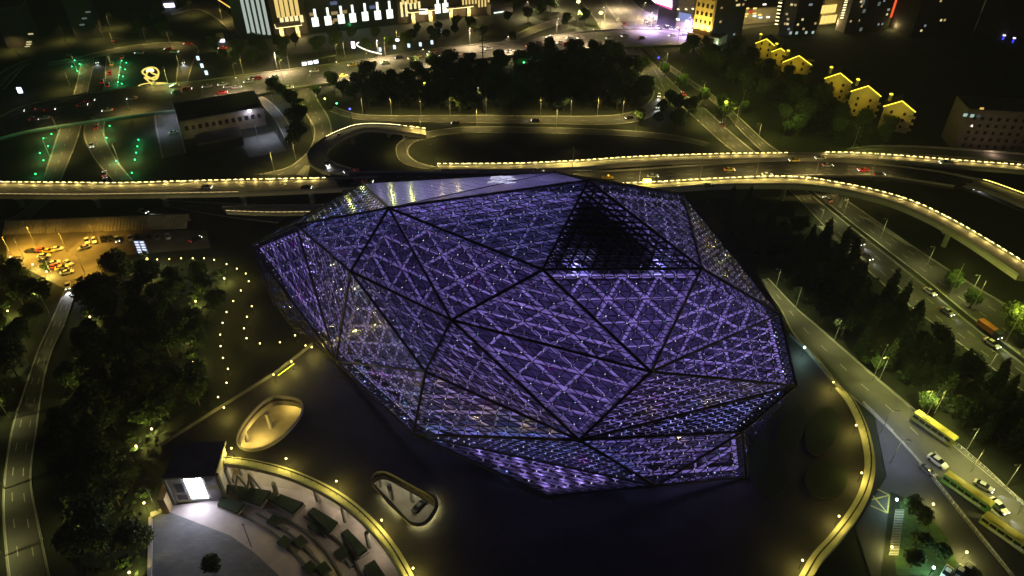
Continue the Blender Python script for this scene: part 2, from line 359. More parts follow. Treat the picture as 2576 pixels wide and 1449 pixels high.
t, a, b = viaduct("east_ramp", "ramp with continuous yellow rail light at the right edge", [(2400, 440), (2480, 458), (2576, 492), (2640, 515)], [(2380, 452), (2470, 476), (2560, 512), (2640, 545)], 6, DECK, 1.1, .9, ())
rail_lights(t, a, b, .3, 1, emi("yellow rail lights", (1, .8, .15), 9, True), .02, 2.5)
t, a, b = viaduct("northeast_ramp", "unlit concrete ramp above the dashed lights at the right edge", [(2130, 378), (2200, 370), (2350, 373), (2640, 395)], [(2130, 386), (2200, 387), (2350, 394), (2640, 416)], 5, CONCD, 1.1, .9, ())
t, a, b = viaduct("lower_west_ramp", "short lit ramp beneath the straight elevated road", [(560, 521), (640, 519), (830, 517), (900, 516)], [(570, 534), (680, 538), (830, 536), (900, 535)], 2.5, DECK, 1.0, .7, ())
rail_lights(t, b, a, 0, 1, RAILD, .3, 2.3, .8, "lower_rail_lights", .12)
o = struct(marks.build("road_markings", PAINT))

# hatched areas and yellow box
def line(mb, pts, wd, z):
    for i in range(len(pts) - 1):
        p, q = pts[i], pts[i + 1]; d = q - p; s = Vector((-d.y, d.x, 0)).normalized() * wd / 2
        mb.face([(p.x + s.x, p.y + s.y, z), (p.x - s.x, p.y - s.y, z), (q.x - s.x, q.y - s.y, z), (q.x + s.x, q.y + s.y, z)])
m = MB()
for poly in ([(2207, 1232), (2237, 1247)], [(2237, 1247), (2232, 1292)], [(2232, 1292), (2190, 1273)], [(2192, 1258), (2237, 1247)], [(2195, 1248), (2232, 1292)]):
    line(m, [g(*p) for p in poly], .35, rz_[0] + .012)
struct(m.build("yellow_box_marking", YPAINT))
m = MB()
for i in range(26):
    u = i / 25; p = Vector(g(2055 + 100 * u, 570 + 82 * u)); q = Vector(g(2075 + 100 * u, 572 + 82 * u)); line(m, [p, q], .35, rz_[0] + .03)
for i in range(22):
    u = i / 21; p = Vector(g(2170 + 110 * u, 548 + 70 * u)); q = Vector(g(2190 + 110 * u, 552 + 70 * u)); line(m, [p, q], .35, rz_[0] + .03)
for i in range(14):
    u = i / 13; line(m, [g(745 + 22 * u, 440 - 22 * u), g(775 + 5 * u, 444 - 25 * u)], .4, rz_[0] + .03)
struct(m.build("hatched_road_marking", PAINT))

# ------------------------------------------------------------ theatre podium
PZ = 7.0
hole1 = [(688, 1004), (715, 1003), (745, 1008), (760, 1020), (758, 1042), (742, 1068), (712, 1100), (680, 1122), (650, 1132), (622, 1133), (602, 1122), (600, 1103), (610, 1078), (632, 1048), (660, 1020)]
hole2 = [(937, 1203), (945, 1194), (962, 1190), (982, 1196), (1030, 1222), (1080, 1250), (1092, 1262), (1095, 1276), (1088, 1292), (1072, 1314), (1056, 1321), (1040, 1319), (1026, 1311), (990, 1272), (945, 1226), (937, 1214)]
outl = [(403, 1123), (560, 1024), (690, 943), (787, 868), (740, 800), (690, 700), (700, 600), (900, 515), (1200, 505), (1500, 505), (1760, 560), (1900, 680), (1940, 745), (1985, 842), (2025, 877), (2097, 962), (2150, 1022), (2180, 1090), (2194, 1165), (2187, 1232), (2152, 1310), (2100, 1372), (2050, 1435), (2010, 1500), (1500, 1650), (1120, 1600), (1060, 1500), (1030, 1449), (1000, 1400), (950, 1340), (890, 1282), (820, 1236), (730, 1196), (640, 1171), (535, 1159), (420, 1174)]
L0 = [g(x, y, PZ) for x, y in outl]; H1 = resample([g(x, y, PZ) for x, y in hole1], 60, True); H2 = resample([g(x, y, PZ) for x, y in hole2], 60, True)
pod = thing("theatre_podium", "dark granite podium with two lit openings around the crystal shaped hall", "podium", (0, 120, 0))
m = MB(); loops = [L0, H1, H2]; flat = [p for l in loops for p in l]; n0 = len(flat)
m.v = [tuple(p) for p in flat] + [(p.x, p.y, p.z - 1.0) for p in flat]
for t3 in tessellate_polygon(loops):
    q = [flat[i] for i in t3]
    if (q[1] - q[0]).cross(q[2] - q[0]).z < 0: t3 = t3[::-1]
    m.f.append(tuple(t3)); m.mi.append(0); m.f.append(tuple(i + n0 for i in reversed(t3))); m.mi.append(0)
b0 = 0
for l in loops:
    for i in range(len(l)):
        j = (i + 1) % len(l); m.f.append((b0 + i, b0 + j, b0 + j + n0, b0 + i + n0)); m.mi.append(0)
    b0 += len(l)
m.build("slab", GRAN, pod)
def offset_loop(P, d, closed=True):
    out = []; n = len(P)
    for i in range(n):
        a = P[i - 1] if (closed or i > 0) else P[i]; c = P[(i + 1) % n] if (closed or i < n - 1) else P[i]
        t = (c - a); t.z = 0; t.normalize(); out.append(P[i] + Vector((-t.y, t.x, 0)) * d)
    return out
LOUV = mat("coping stone", (.4, .38, .3), .7, .1, .5)
def ring_wall(P, d, z0, z1, closed=True):
    Q = offset_loop(P, d, closed); m = MB(); n = len(P)
    for i in range(n if closed else n - 1):
        j = (i + 1) % n; a, b, c, e = P[i], P[j], Q[j], Q[i]
        f = lambda v, z: (v.x, v.y, z)
        m.face([f(a, z1), f(b, z1), f(c, z1), f(e, z1)]); m.face([f(a, z0), f(b, z0), f(b, z1), f(a, z1)]); m.face([f(e, z0), f(e, z1), f(c, z1), f(c, z0)])
    return m
STRIPY = emi("yellow green strip light", (.82, .86, .04), 3.8, True)
HOLEY = emi("pale yellow strip light", (1, .9, .35), 110, True)
# opening fascias
for P, nm in ((H1, "oval_opening_rim"), (H2, "long_opening_rim")):
    m = ring_wall(P, .35, PZ - 2.6, PZ + .9); m.build(nm, mat("rim plaster", (.3, .28, .24), .8, .1, .5), pod)
Q = offset_loop(H2, .75); m = MB()
ar = sum(H2[i].x * H2[(i + 1) % 60].y - H2[(i + 1) % 60].x * H2[i].y for i in range(60))
Q = offset_loop(H2, -.45 if ar > 0 else .8)
cen2 = sum(H2, Vector()) / 60
for i in range(60):
    p, q = Q[i], Q[(i + 1) % 60]
    if True: p = H2[i] + (H2[i] - cen2).normalized() * .5; q = H2[(i + 1) % 60] + (H2[(i + 1) % 60] - cen2).normalized() * .5
    u_ = (p - cen2); u_.z = 0
    if u_.y < 1.5 or u_.x > 6: m.bar(Vector((p.x, p.y, PZ + .72)), Vector((q.x, q.y, PZ + .72)), .1, .06)
lip = MB()
for i in range(60):
    p, q = H2[i], H2[(i + 1) % 60]; e = (p - cen2).normalized() * .95; e2 = (q - cen2).normalized() * .95; zz = Vector((0, 0, .92))
    lip.face([p + zz, q + zz, q + e2 + zz, p + e + zz]); lip.face([p + e + zz, q + e2 + zz, q + e2 + zz * .85, p + e + zz * .85])
lip.build('opening_lip', GRAN, pod)
m.build("opening_light_strip", HOLEY, pod)
# columns under the podium
m_cols = [(622, 1118), (682, 1085), (985, 1265), (955, 1232), (1040, 1270), (1040, 1230), (700, 1262), (800, 1268), (870, 1320), (640, 1240), (930, 1385), (580, 1225), (610, 1200)]
for x, y in m_cols:
    p = g(x, y - 8); m = MB(); m.tube((p.x, p.y, 0), (p.x, p.y, PZ - 1), .6, .6, 10); m.build("column", CONC, pod)
# curved balustrades with a light strip under a dark hand rail
def balustrade(P2, name, label, n=70, flip=1):
    P = resample([g(x, y, PZ) for x, y in P2], n); t = thing(name, label, "balustrade", (P[0].x, P[0].y, PZ))
    a, b = offset_loop(P, -1.25, False), offset_loop(P, 1.25, False)
    m = MB()
    for i in range(n):
        z0, z1 = -.9, .35
        f = lambda v, z: (v.x, v.y, PZ + z)
        m.face([f(a[i], z1), f(b[i], z1), f(b[i + 1], z1), f(a[i + 1], z1)]); m.face([f(a[i], z0), f(a[i], z1), f(a[i + 1], z1), f(a[i + 1], z0)]); m.face([f(b[i], z0), f(b[i + 1], z0), f(b[i + 1], z1), f(b[i], z1)])
    m.build("coping", LOUV, t)
    m = MB(); st = MB(); po = MB()
    for i in range(n):
        m.bar(P[i] + Vector((0, 0, 1.5)), P[i + 1] + Vector((0, 0, 1.5)), .34, .08, cap=False)
        st.bar(P[i] + Vector((0, 0, 1.42)), P[i + 1] + Vector((0, 0, 1.42)), .12, .05, cap=False)
        if i % 2 == 0: po.bar(P[i] + Vector((0, 0, .35)), P[i] + Vector((0, 0, 1.45)), .05)
    m.build("hand_rail", STEEL, t); st.build("light_strip", STRIPY, t); po.build("railing_posts", STEEL, t)
    return t
balustrade([(533, 1157), (600, 1163), (670, 1176), (735, 1195), (800, 1223), (860, 1257), (910, 1297), (955, 1343), (995, 1397), (1028, 1455), (1050, 1500)], "curved_balustrade", "yellow lit curved balustrade above the sunken plaza")
balustrade([(2110, 975), (2140, 1012), (2168, 1070), (2184, 1130), (2187, 1185), (2172, 1245), (2140, 1302), (2097, 1358), (2055, 1405), (2025, 1455), (2000, 1500)], "curved_balustrade", "yellow lit curved balustrade beside the bus road")
# low parapet on the north west edge with strip lights in two stretches
t = thing("podium_parapet", "straight low parapet along the dark podium edge by the garden", "parapet", g(560, 1024, PZ))
P = [g(403, 1123, PZ), g(560, 1024, PZ), g(690, 943, PZ), g(787, 868, PZ)]; m = MB()
for i in range(3): m.bar(P[i] + Vector((0, 0, .5)), P[i + 1] + Vector((0, 0, .5)), .35, 1)
m.build("wall", CONCD, t)
m = MB(); m.bar(g(697, 944, PZ) + Vector((.4, -.4, .25)), g(738, 914, PZ) + Vector((.4, -.4, .25)), .12); m.build("light_strip", STRIPY, t)
t = thing("podium_parapet", "straight low parapet along the access road side of the podium", "parapet", g(2060, 915, PZ))
P = [g(1985, 845, PZ), g(2025, 880, PZ), g(2097, 965, PZ), g(2118, 985, PZ)]; m = MB()
for i in range(3): m.bar(P[i] + Vector((0, 0, .5)), P[i + 1] + Vector((0, 0, .5)), .3, 1)
m.build("wall", CONCD, t)
# lawn beds on the east terrace
for i, (x, y, rx, ry, rot, lab) in enumerate([(2068, 1085, 44, 62, .3, "large leaf shaped dark lawn bed nearest the curved balustrade top"), (2078, 1208, 55, 48, 0, "round dark lawn bed lowest beside the curved balustrade"), (1930, 1180, 50, 72, -.2, "tall oval dark lawn bed closest to the hall corner"), (1990, 1080, 38, 60, .5, "narrow leaf shaped dark lawn bed in the middle of the terrace"), (1935, 1020, 40, 34, .2, "small dark lawn bed under the hall overhang")]):
    P = [g(x + rx * math.cos(a + rot), y + ry * math.sin(a), PZ) for a in [k * math.pi / 18 for k in range(36)]]
    c = sum(P, Vector()) / 36; t = thing("lawn_bed", lab, "lawn bed", c)
    m = MB(); m.prism(P, PZ + .02, PZ + .35); m.build("kerb", GRAN, t)
    m = MB(); m.sheet([c + (p - c) * .96 for p in P], PZ + .36); m.build("lawn", HEDGE, t)

# ------------------------------------------------------------ the hall
V = {k: g(*v) for k, v in {'A': (632, 618, 30), 'B': (745, 566, 42), 'C': (978, 523, 58), 'D': (913, 462, 42), 'J': (1395, 434, 56), 'K': (1480, 454, 62), 'F': (882, 683, 47), 'H': (1135, 805, 48), 'P': (1365, 678, 60), 'T': (1765, 675, 50), 'U': (1718, 488, 44), 'W': (1962, 790, 32), 'X': (2003, 970, 24), 'Q': (1638, 935, 42), 'R': (1457, 1107, 30), 'S': (1070, 935, 33), 'N': (1040, 1092, 13), 'O': (845, 908, 7.3), 'M': (1380, 1248, 7.3), 'Z': (1650, 1222, 12), 'Y': (1868, 1086, 20), 'Y2': (1878, 1198, 7.3), 'L': (690, 762, 12)}.items()}
V['b1'] = Vector((-66, 184, 7)); V['b2'] = Vector((-44, 200, 7)); V['b3'] = Vector((6, 196, 7)); V['b4'] = Vector((46, 186, 7)); V['b5'] = Vector((64, 148, 7)); V['b6'] = Vector((62, 122, 7)); V['L2'] = Vector((-68, 168, 7)); V['e1'] = Vector((-18, 132, 7)); V['e2'] = Vector((36, 121, 7))
PU, BL, GY, WM = (.54, .41, 1), (.28, .38, 1), (.50, .42, .98), (1, .75, .4)
FAC = [('ABO', PU, .9, 1), ('AOL', BL, .4, .6), ('BFO', GY, .55, 1), ('BCF', GY, .65, 1), ('BDC', BL, .7, 1), ('DJC', GY, .9, 2), ('JKC', GY, .9, 2), ('CKP', (.42, .42, 1), .6, 1), ('CPH', PU, .75, 1), ('CHF', PU, .55, 1),
       ('FHS', GY, .6, 1), ('FSO', GY, .7, 1), ('OSN', GY, 1.0, 1), ('SRN', PU, 1.0, 1), ('SHR', PU, .9, 1), ('HQR', PU, .9, 1), ('HPQ', PU, 1.1, 1), ('PTQ', PU, 1.1, 1), ('PKT', GY, .2, 0), ('KUT', GY, .7, 1),
       ('UWT', GY, .32, 1), ('TWQ', PU, 1.1, 1), ('QWX', PU, 1.1, 1), ('QXR', PU, 1.1, 1), ('XYR', BL, 1.1, 1), ('RYZ', PU, .8, 1), (('Y', 'Y2', 'Z'), PU, 1.1, 1), ('NRZ', BL, .8, 1), ('NZM', PU, 1.15, 1),
       ('JUK', BL, .3, 3), (('A', 'b1', 'D'), BL, .3, 3), (('b1', 'b2', 'D'), BL, .3, 3), (('A', 'D', 'B'), BL, .3, 3), (('D', 'b2', 'J'), BL, .3, 3), (('b2', 'b3', 'J'), BL, .3, 3), (('J', 'b3', 'U'), BL, .3, 3), (('b3', 'b4', 'U'), BL, .3, 3), (('U', 'b4', 'W'), BL, .3, 3), (('b4', 'b5', 'W'), BL, .3, 3),
       (('W', 'b5', 'X'), BL, .3, 3), (('b5', 'b6', 'X'), BL, .3, 3), (('X', 'b6', 'Y'), BL, .3, 3), (('b6', 'Y2', 'Y'), BL, .5, 3), (('A', 'L', 'b1'), BL, .3, 3), (('L', 'L2', 'b1'), BL, .3, 3), (('L', 'O', 'L2'), BL, .3, 3), (('O', 'N', 'e1'), BL, .2, 3), (('N', 'M', 'e1'), BL, .2, 3), (('M', 'e2', 'e1'), BL, .2, 3), (('M', 'Z', 'e2'), BL, .2, 3), (('Z', 'Y2', 'e2'), BL, .2, 3)]
cenH = Vector((0, 145, 22)); VN = {k: Vector() for k in V}; FN = []
for f, *_ in FAC:
    a, b, c = [V[k] for k in f]; n = (b - a).cross(c - a).normalized()
    if n.dot((a + b + c) / 3 - cenH) < 0: n = -n
    FN.append(n)
    for k in f: VN[k] += n
def inn(k, d):
    n = VN[k].normalized(); v = V[k] - n * d
    if V[k].z < 8: v.z = V[k].z
    return v
hall = thing("crystal_hall", "large faceted glass hall glowing violet with dark mullion grid", "concert hall", (0, 140, PZ))
GLM = glassmat('translucent lilac glass', (.7, .68, .8), .5, .1, (.6, .55, .75)); GLS = glassmat("facade glass", (.88, .86, .97), .05); GLO = glassmat("sky glow roof glass", (.5, .5, .55), .8, .12, (.6, .6, .68))  # grey translucence of the roof glass stands in for reflected sky glow
MULL = mat("black mullions", (.012, .011, .016), .45, .1, 1)
TUBE = mat("pale truss paint", (.62, .57, .75), .5, .08, .5)
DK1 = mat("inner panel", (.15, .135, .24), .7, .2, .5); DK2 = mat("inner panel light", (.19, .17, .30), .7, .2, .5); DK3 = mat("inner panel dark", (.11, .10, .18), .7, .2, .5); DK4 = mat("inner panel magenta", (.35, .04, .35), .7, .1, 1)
LW, LC, LM, LY = emi("led white", (.76, .78, 1), 1.5), emi("led cyan", (.3, .8, 1), 1.2), emi("led magenta", (.9, .1, .9), 1.0), emi("led warm", (1, .85, .5), 1.4)
edge_seen = set(); beams = MB()
for idx, (f, lc, pw, md) in enumerate(FAC):
    nrm = FN[idx]; A3 = [V[k] for k in f]; el = [(A3[i] - A3[(i + 1) % 3]).length for i in range(3)]
    n = max(4, round(sum(el) / 3 / (4.4 if f == 'NZM' else 2.9))); area_ = (A3[1] - A3[0]).cross(A3[2] - A3[0]).length / 2
    def bc(i, j, T, n_): return T[0] * ((n_ - i - j) / n_) + T[1] * (i / n_) + T[2] * (j / n_)
    m = MB(); order = A3 if (A3[1] - A3[0]).cross(A3[2] - A3[0]).dot(nrm) > 0 else A3[::-1]; m.face(order)
    hole = md == 0
    fo = m.build("glass_facet", GLO if md == 2 else GLM if f == 'NZM' else GLS, hall)
    # mullion grid
    m = MB(); wd = .34 if hole else (.08 if md == 2 else .2)
    sub = MB(); T2 = [inn(k, .9) for k in f]
    for i in range(1, n):
        for T, mb, ww in ((A3, m, wd), (T2, sub, .09)):
            if mb is sub: continue
            mb.bar(bc(i, 0, T, n), bc(i, n - i, T, n), ww, ww * .8, nrm, cap=False)
            mb.bar(bc(0, i, T, n), bc(n - i, i, T, n), ww, ww * .8, nrm, cap=False)
            mb.bar(bc(i, 0, T, n), bc(0, i, T, n), ww, ww * .8, nrm, cap=False)
    m.build("mullion_grid", MULL, fo)
    if sub.v: sub.build("glazing_frame", mat("grey glazing frame", (.10, .09, .14), .5, .1, 1), fo)
    # light points
    if md in (1, 2):
        m = MB(); r = random.Random(idx)
        for i in range(1, n):
            for j in range(1, n - i):
                if md == 2 and r.random() < (.92 if f != 'UWT' else .8): continue
                if r.random() < .1: continue
                q = r.random(); mi = 1 if q < .08 else 2 if q > .975 else 3 if (q > .95 and f in ('FSO', 'OSN', 'BFO', 'FHS', 'SRN')) else 0
                m.octa(bc(i, j, A3, n) + nrm * .05, (.11 + .10 * r.random() ** 2) * (.8 if md == 2 else 1), mi)
        m.build("light_points", [LW, LC, LM, LY], fo)
    # truss tubes and inner shell
    k = max(2, round(n / 3.0)); T = [inn(q, 3.2) for q in f]; m = MB()
    if md in (0, 1):
        rr = .34 if not hole else .3
        for i in range(0, k):
            for p, q in ((bc(i, 0, T, k), bc(i, k - i, T, k)), (bc(0, i, T, k), bc(k - i, i, T, k)), (bc(k - i, 0, T, k), bc(0, k - i, T, k))): m.tube(p, q, rr * (1.5 if i == 0 else 1), None, 6, 0, False)
        m.build("truss_tubes", TUBE if not hole else MULL, fo)
    T = [inn(q, 5.4 if md != 0 else 12) for q in f]; m = MB(); r = random.Random(idx + 50); k2 = n if n < 12 else n // 2 * 2 // 1
    for i in range(k2):
        for j in range(k2 - i):
            tri = [(bc(i, j, T, k2), bc(i + 1, j, T, k2), bc(i, j + 1, T, k2))]
            if i + j < k2 - 1: tri.append((bc(i + 1, j, T, k2), bc(i + 1, j + 1, T, k2), bc(i, j + 1, T, k2)))
            for t3 in tri:
                q = r.random(); m.face(t3, 3 if q > .992 and not hole else 1 if q < .25 else 2 if q < .55 else 0)
    if hole:
        m.build("inner_shell", [DK3, DK3, DK3, DK3], fo)
        # lit corner pieces of the inner shell
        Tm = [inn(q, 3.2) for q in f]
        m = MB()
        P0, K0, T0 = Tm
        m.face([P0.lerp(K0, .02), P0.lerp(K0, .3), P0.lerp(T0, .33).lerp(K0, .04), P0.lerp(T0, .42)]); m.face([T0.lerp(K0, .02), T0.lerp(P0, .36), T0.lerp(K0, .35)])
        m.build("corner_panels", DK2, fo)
        for q in (P0.lerp(T0, .2).lerp(K0, .1), T0.lerp(P0, .18).lerp(K0, .12)): light('POINT', (.5, .5, 1), 1500, q + nrm * 1.1, hall, .4, name="cavity_lamp")
        g2 = MB(); T2 = [inn(q, 1.6) for q in f]
        for i in range(1, n):
            g2.bar(bc(i, 0, T2, n), bc(i, n - i, T2, n), .3, .2, nrm, cap=False); g2.bar(bc(0, i, T2, n), bc(n - i, i, T2, n), .3, .2, nrm, cap=False); g2.bar(bc(i, 0, T2, n), bc(0, i, T2, n), .3, .2, nrm, cap=False)
        g2.build("lower_lattice", MULL, fo)
    else:
        m.build("inner_shell", [DK1, DK2, DK3, DK4], fo)
        kk = max(1, round(math.sqrt(area_) / (3.0 if f == 'NZM' else 5.2) * 1.15)); T = [inn(q, 4.6 if md == 2 else 2.2 if f in ('NZM', 'NRZ') else .2) for q in f]; r = random.Random(idx + 9)  # roof facets get deep added lamps to imitate reflected sky glow
        if md == 3: kk = min(kk, 2)
        cnt = kk * (kk + 1) // 2 + kk * (kk - 1) // 2
        E = round(area_ / cnt * (5.5 if md != 2 else 6) * pw / 10) * 10 + 10
        for i in range(kk):
            for j in range(kk - i):
                cs = [(i + 1 / 3, j + 1 / 3)] + ([(i + 2 / 3, j + 2 / 3)] if i + j < kk - 1 else [])
                for ii, jj in cs:
                    q = r.random(); col = lc
                    if f in ('FSO', 'OSN', 'SRN') and q > .5: col = WM if q > .8 else (.3, .75, 1) if q > .65 else lc
                    if q < .008: col = (.9, .15, .9)
                    light('POINT', col, E, bc(ii, jj, T, kk), hall, .35, name="cavity_lamp")
    for i in range(3):
        e = tuple(sorted((f[i], f[(i + 1) % 3])))
        if e not in edge_seen:
            edge_seen.add(e); wd = .4 if e in (('D', 'J'), ('C', 'J'), ('B', 'D')) else .74
            if any(q in ('b1', 'b2', 'b3', 'b4', 'b5', 'b6', 'L2') for q in e): wd = .5
            beams.tube(V[e[0]], V[e[1]], wd / 2, None, 8)
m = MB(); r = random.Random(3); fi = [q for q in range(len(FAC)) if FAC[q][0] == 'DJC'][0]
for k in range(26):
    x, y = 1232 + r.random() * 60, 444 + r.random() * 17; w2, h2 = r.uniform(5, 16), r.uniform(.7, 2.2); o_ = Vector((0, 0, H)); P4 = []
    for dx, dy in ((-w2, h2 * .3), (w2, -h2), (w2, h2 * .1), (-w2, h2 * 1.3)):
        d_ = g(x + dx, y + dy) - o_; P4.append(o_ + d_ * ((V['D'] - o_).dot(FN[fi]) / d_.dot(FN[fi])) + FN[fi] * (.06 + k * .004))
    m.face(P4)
m.build("screen_reflection_quads", emi("screen reflection glow", (.75, .75, 1), .9), hall)  # glowing quads paint the screen's reflection onto the roof facet
for k in V: beams.ball(V[k], .6, seg=8, rings=5)
beams.build("ridge_beams", MULL, hall)

# ------------------------------------------------------------ trees
def crown_mesh(name, seed, rad, h0, h1, n, mt, kind="round", leaf=.5):
    r = random.Random(seed); m = MB(); lobes = []
    if kind == "round":
        for i in range(9):
            a = r.uniform(0, 6.283); d = rad * r.uniform(.15, .62); z = r.uniform(h0 + rad * .35, h1 - rad * .35); lobes.append((d * math.cos(a), d * math.sin(a), z, rad * r.uniform(.35, .58)))
        lobes.append((0, 0, (h0 + h1) / 2 + rad * .2, rad * .6))
    elif kind == "column":
        for i in range(11):
            u = i / 10; a = r.uniform(0, 6.283); d = rad * .3 * (1 - u); lobes.append((d * math.cos(a), d * math.sin(a), h0 + (h1 - h0) * u * .95, rad * (1 - u) ** .7 * .8 + rad * .12))
    else:
        for i in range(7):
            a = r.uniform(0, 6.283); d = rad * r.uniform(.1, .6); lobes.append((d * math.cos(a), d * math.sin(a), h0 + (h1 - h0) * r.uniform(.3, .7), rad * r.uniform(.3, .5)))
    tw = sum(l[3] ** 2 for l in lobes)
    for lx, ly, lz, lr in lobes:
        for _ in range(int(n * lr * lr / tw)):
            u = r.uniform(-1, 1); t = r.uniform(0, 6.283); q = math.sqrt(1 - u * u); rr = lr * (r.random() ** .35) * (1 + .18 * math.sin(5 * t) * math.sin(4 * u))
            c = Vector((lx + rr * q * math.cos(t), ly + rr * q * math.sin(t), lz + rr * u * .85))
            ax = Vector((r.uniform(-1, 1), r.uniform(-1, 1), r.uniform(-1, 1))).normalized(); bx = ax.cross(Vector((r.uniform(-1, 1), r.uniform(-1, 1), r.uniform(-1, 1)))).normalized()
            s = leaf * r.uniform(.6, 1.3); m.face([c - ax * s, c + bx * s * .6, c + ax * s, c - bx * s * .6])
    me = bpy.data.meshes.new(name); me.from_pydata(m.v, [], m.f); me.materials.append(mt); return me
def trunk_mesh(name, seed, h, r0, rad):
    r = random.Random(seed); m = MB(); m.tube((0, 0, -.2), (0, 0, h * .55), r0, r0 * .6, 7, cap=False); m.tube((0, 0, h * .55), (.2, .1, h * .85), r0 * .6, r0 * .2, 6, cap=False)
    for i in range(5):
        a = i * 1.26 + r.uniform(-.3, .3); z = h * r.uniform(.35, .6); m.tube((0, 0, z), (rad * .55 * math.cos(a), rad * .55 * math.sin(a), z + h * .22), r0 * .4, r0 * .12, 5, cap=False)
    me = bpy.data.meshes.new(name); me.from_pydata(m.v, [], m.f); me.materials.append(BARK); return me
PROTO = {}
for k, (kd, rad, h0, h1, n, mt, lf) in {'r1': ("round", 4.6, 2.4, 10, 2600, LEAF, .42), 'r2': ("round", 5.4, 2.6, 11, 3000, LEAF2, .46), 'r3': ("round", 3.8, 2, 8.4, 2000, LEAF, .4), 'c1': ("column", 2.3, 1.2, 12.5, 2200, PINE, .38), 'c2': ("column", 2.8, 1.5, 10.5, 2200, PINE, .42), 'k1': ("round", 4.2, 1.6, 9.5, 2400, PINE, .42), 's1': ("shrub", 1.9, .2, 2.6, 800, LEAF, .26)}.items():
    PROTO[k] = (crown_mesh("crown", hash(k) % 97 if False else ord(k[0]) * 7 + ord(k[1]), rad, h0, h1, n, mt, kd, lf), trunk_mesh("trunk", ord(k[1]), h1 * (.8 if kd != "shrub" else .5), .28 if kd != "shrub" else .08, rad))
NT = [0]
def tree(k, loc, label, group=None, sc=None, name=None, cat="tree"):
    s = sc or (rnd.uniform(.8, 1.2) if k[0] != 'c' else rnd.uniform(.55, 1.3)); t = thing(name or {'r': 'leafy_tree', 'k': 'leafy_tree', 'c': 'conical_tree', 's': 'shrub'}[k[0]], label, cat, loc, rnd.uniform(0, 6.28), group); t.scale = (s, s, s * rnd.uniform(.9, 1.12))
    for me, nm in zip(PROTO[k], ("crown", "trunk")):
        o = bpy.data.objects.new(nm, me); C.objects.link(o); o.parent = t
    NT[0] += 1; return t
def inside(p, poly):
    x, y = p; c = False; j = len(poly) - 1
    for i in range(len(poly)):
        if (poly[i][1] > y) != (poly[j][1] > y) and x < (poly[j][0] - poly[i][0]) * (y - poly[i][1]) / (poly[j][1] - poly[i][1]) + poly[i][0]: c = not c
        j = i
    return c
ROADPOLY = []
for a, b in ROADS.values(): ROADPOLY.append([(p.x, p.y) for p in a] + [(p.x, p.y) for p in reversed(b)])
ROADPOLY.append([(p.x, p.y) for p in BOUL[0]] + [(p.x, p.y) for p in reversed(BOUL[1])])
ROADBB = [(min(p[0] for p in q) - 2, max(p[0] for p in q) + 2, min(p[1] for p in q) - 2, max(p[1] for p in q) + 2, q) for q in ROADPOLY]
def on_road(p, mrg=3.0):
    for x0, x1, y0, y1, q in ROADBB:
        if x0 < p[0] < x1 and y0 < p[1] < y1:
            if inside(p, q) or any(inside((p[0] + dx, p[1] + dy), q) for dx, dy in ((mrg, 0), (-mrg, 0), (0, mrg), (0, -mrg))): return True
    return False
CLEAR = [g(x, y + 6) for x, y in [(375, 690), (564, 700), (492, 758), (486, 911), (468, 838), (210, 912), (381, 1079), (362, 1265), (183, 1312), (226, 797), (342, 1122), (325, 1440), (209, 985), (494, 670), (369, 652), (117, 683), (19, 782), (15, 862)]]
def wood(poly, n, kinds, label, group, mind=7.0, seed=1, cat="tree", keep=None):
    r = random.Random(seed); P = [g(x, y) for x, y in poly]; xy = [(p.x, p.y) for p in P]; x0, x1 = min(p[0] for p in xy), max(p[0] for p in xy); y0, y1 = min(p[1] for p in xy), max(p[1] for p in xy)
    pts = []; tries = 0
    while len(pts) < n and tries < n * 60:
        tries += 1; p = (r.uniform(x0, x1), r.uniform(y0, y1))
        if not inside(p, xy) or on_road(p) or any((p[0] - q.x) ** 2 + (p[1] - q.y + 4) ** 2 < 42 for q in CLEAR) or any((p[0] - q[0]) ** 2 + (p[1] - q[1]) ** 2 < mind ** 2 for q in pts): continue
        pts.append(p); tree(r.choice(kinds), (p[0], p[1], 0), label, group)
    return pts
wood([(800, 215), (930, 208), (1050, 172), (1240, 165), (1420, 135), (1530, 125), (1570, 172), (1630, 205), (1635, 240), (1560, 280), (1200, 284), (1000, 280), (860, 262)], 84, ['r1', 'r2', 'r2'], "dark round tree in the dense wood between the boulevard and the curved ramp road", "trees of the central wood", 8.2, 1)
wood([(655, 215), (705, 222), (760, 280), (782, 330), (770, 375), (745, 380), (735, 300), (690, 262)], 9, ['r1', 'r2'], "dark round tree between the slip road and the back lane", "trees beside the back lane", 8, 2)
wood([(1580, 300), (1700, 258), (1752, 310), (1700, 332), (1600, 325)], 8, ['r1', 'r3'], "dark round tree on the island right of the curved ramp road", "trees of the ramp island", 8, 3)
wood([(262, 720), (330, 690), (350, 705), (480, 700), (560, 725), (548, 800), (520, 860), (530, 950), (520, 1030), (410, 1100), (375, 1180), (365, 1290), (372, 1449), (215, 1449), (160, 1300), (150, 1100), (185, 950), (225, 820)], 78, ['r1', 'r2', 'r3'], "dark leafy tree in the garden wood between the park road and the lamp lined path", "trees of the garden wood", 6.4, 4)
wood([(-20, 690), (50, 715), (95, 765), (125, 800), (95, 850), (40, 970), (5, 1080), (-30, 1090)], 18, ['r1', 'r2', 'r3'], "leafy tree on the outer side of the park road at left", "trees left of the park road", 7.5, 5)
wood([(1800, 535), (1900, 540), (2020, 575), (2130, 650), (2250, 735), (2420, 860), (2600, 990), (2600, 1200), (2420, 1085), (2320, 1010), (2200, 920), (2040, 790), (1930, 690)], 72, ['c1', 'c2', 'c1', 'k1'], "dark unlit tree in the belt between the access road and the highway", "trees of the highway belt", 5.6, 6)
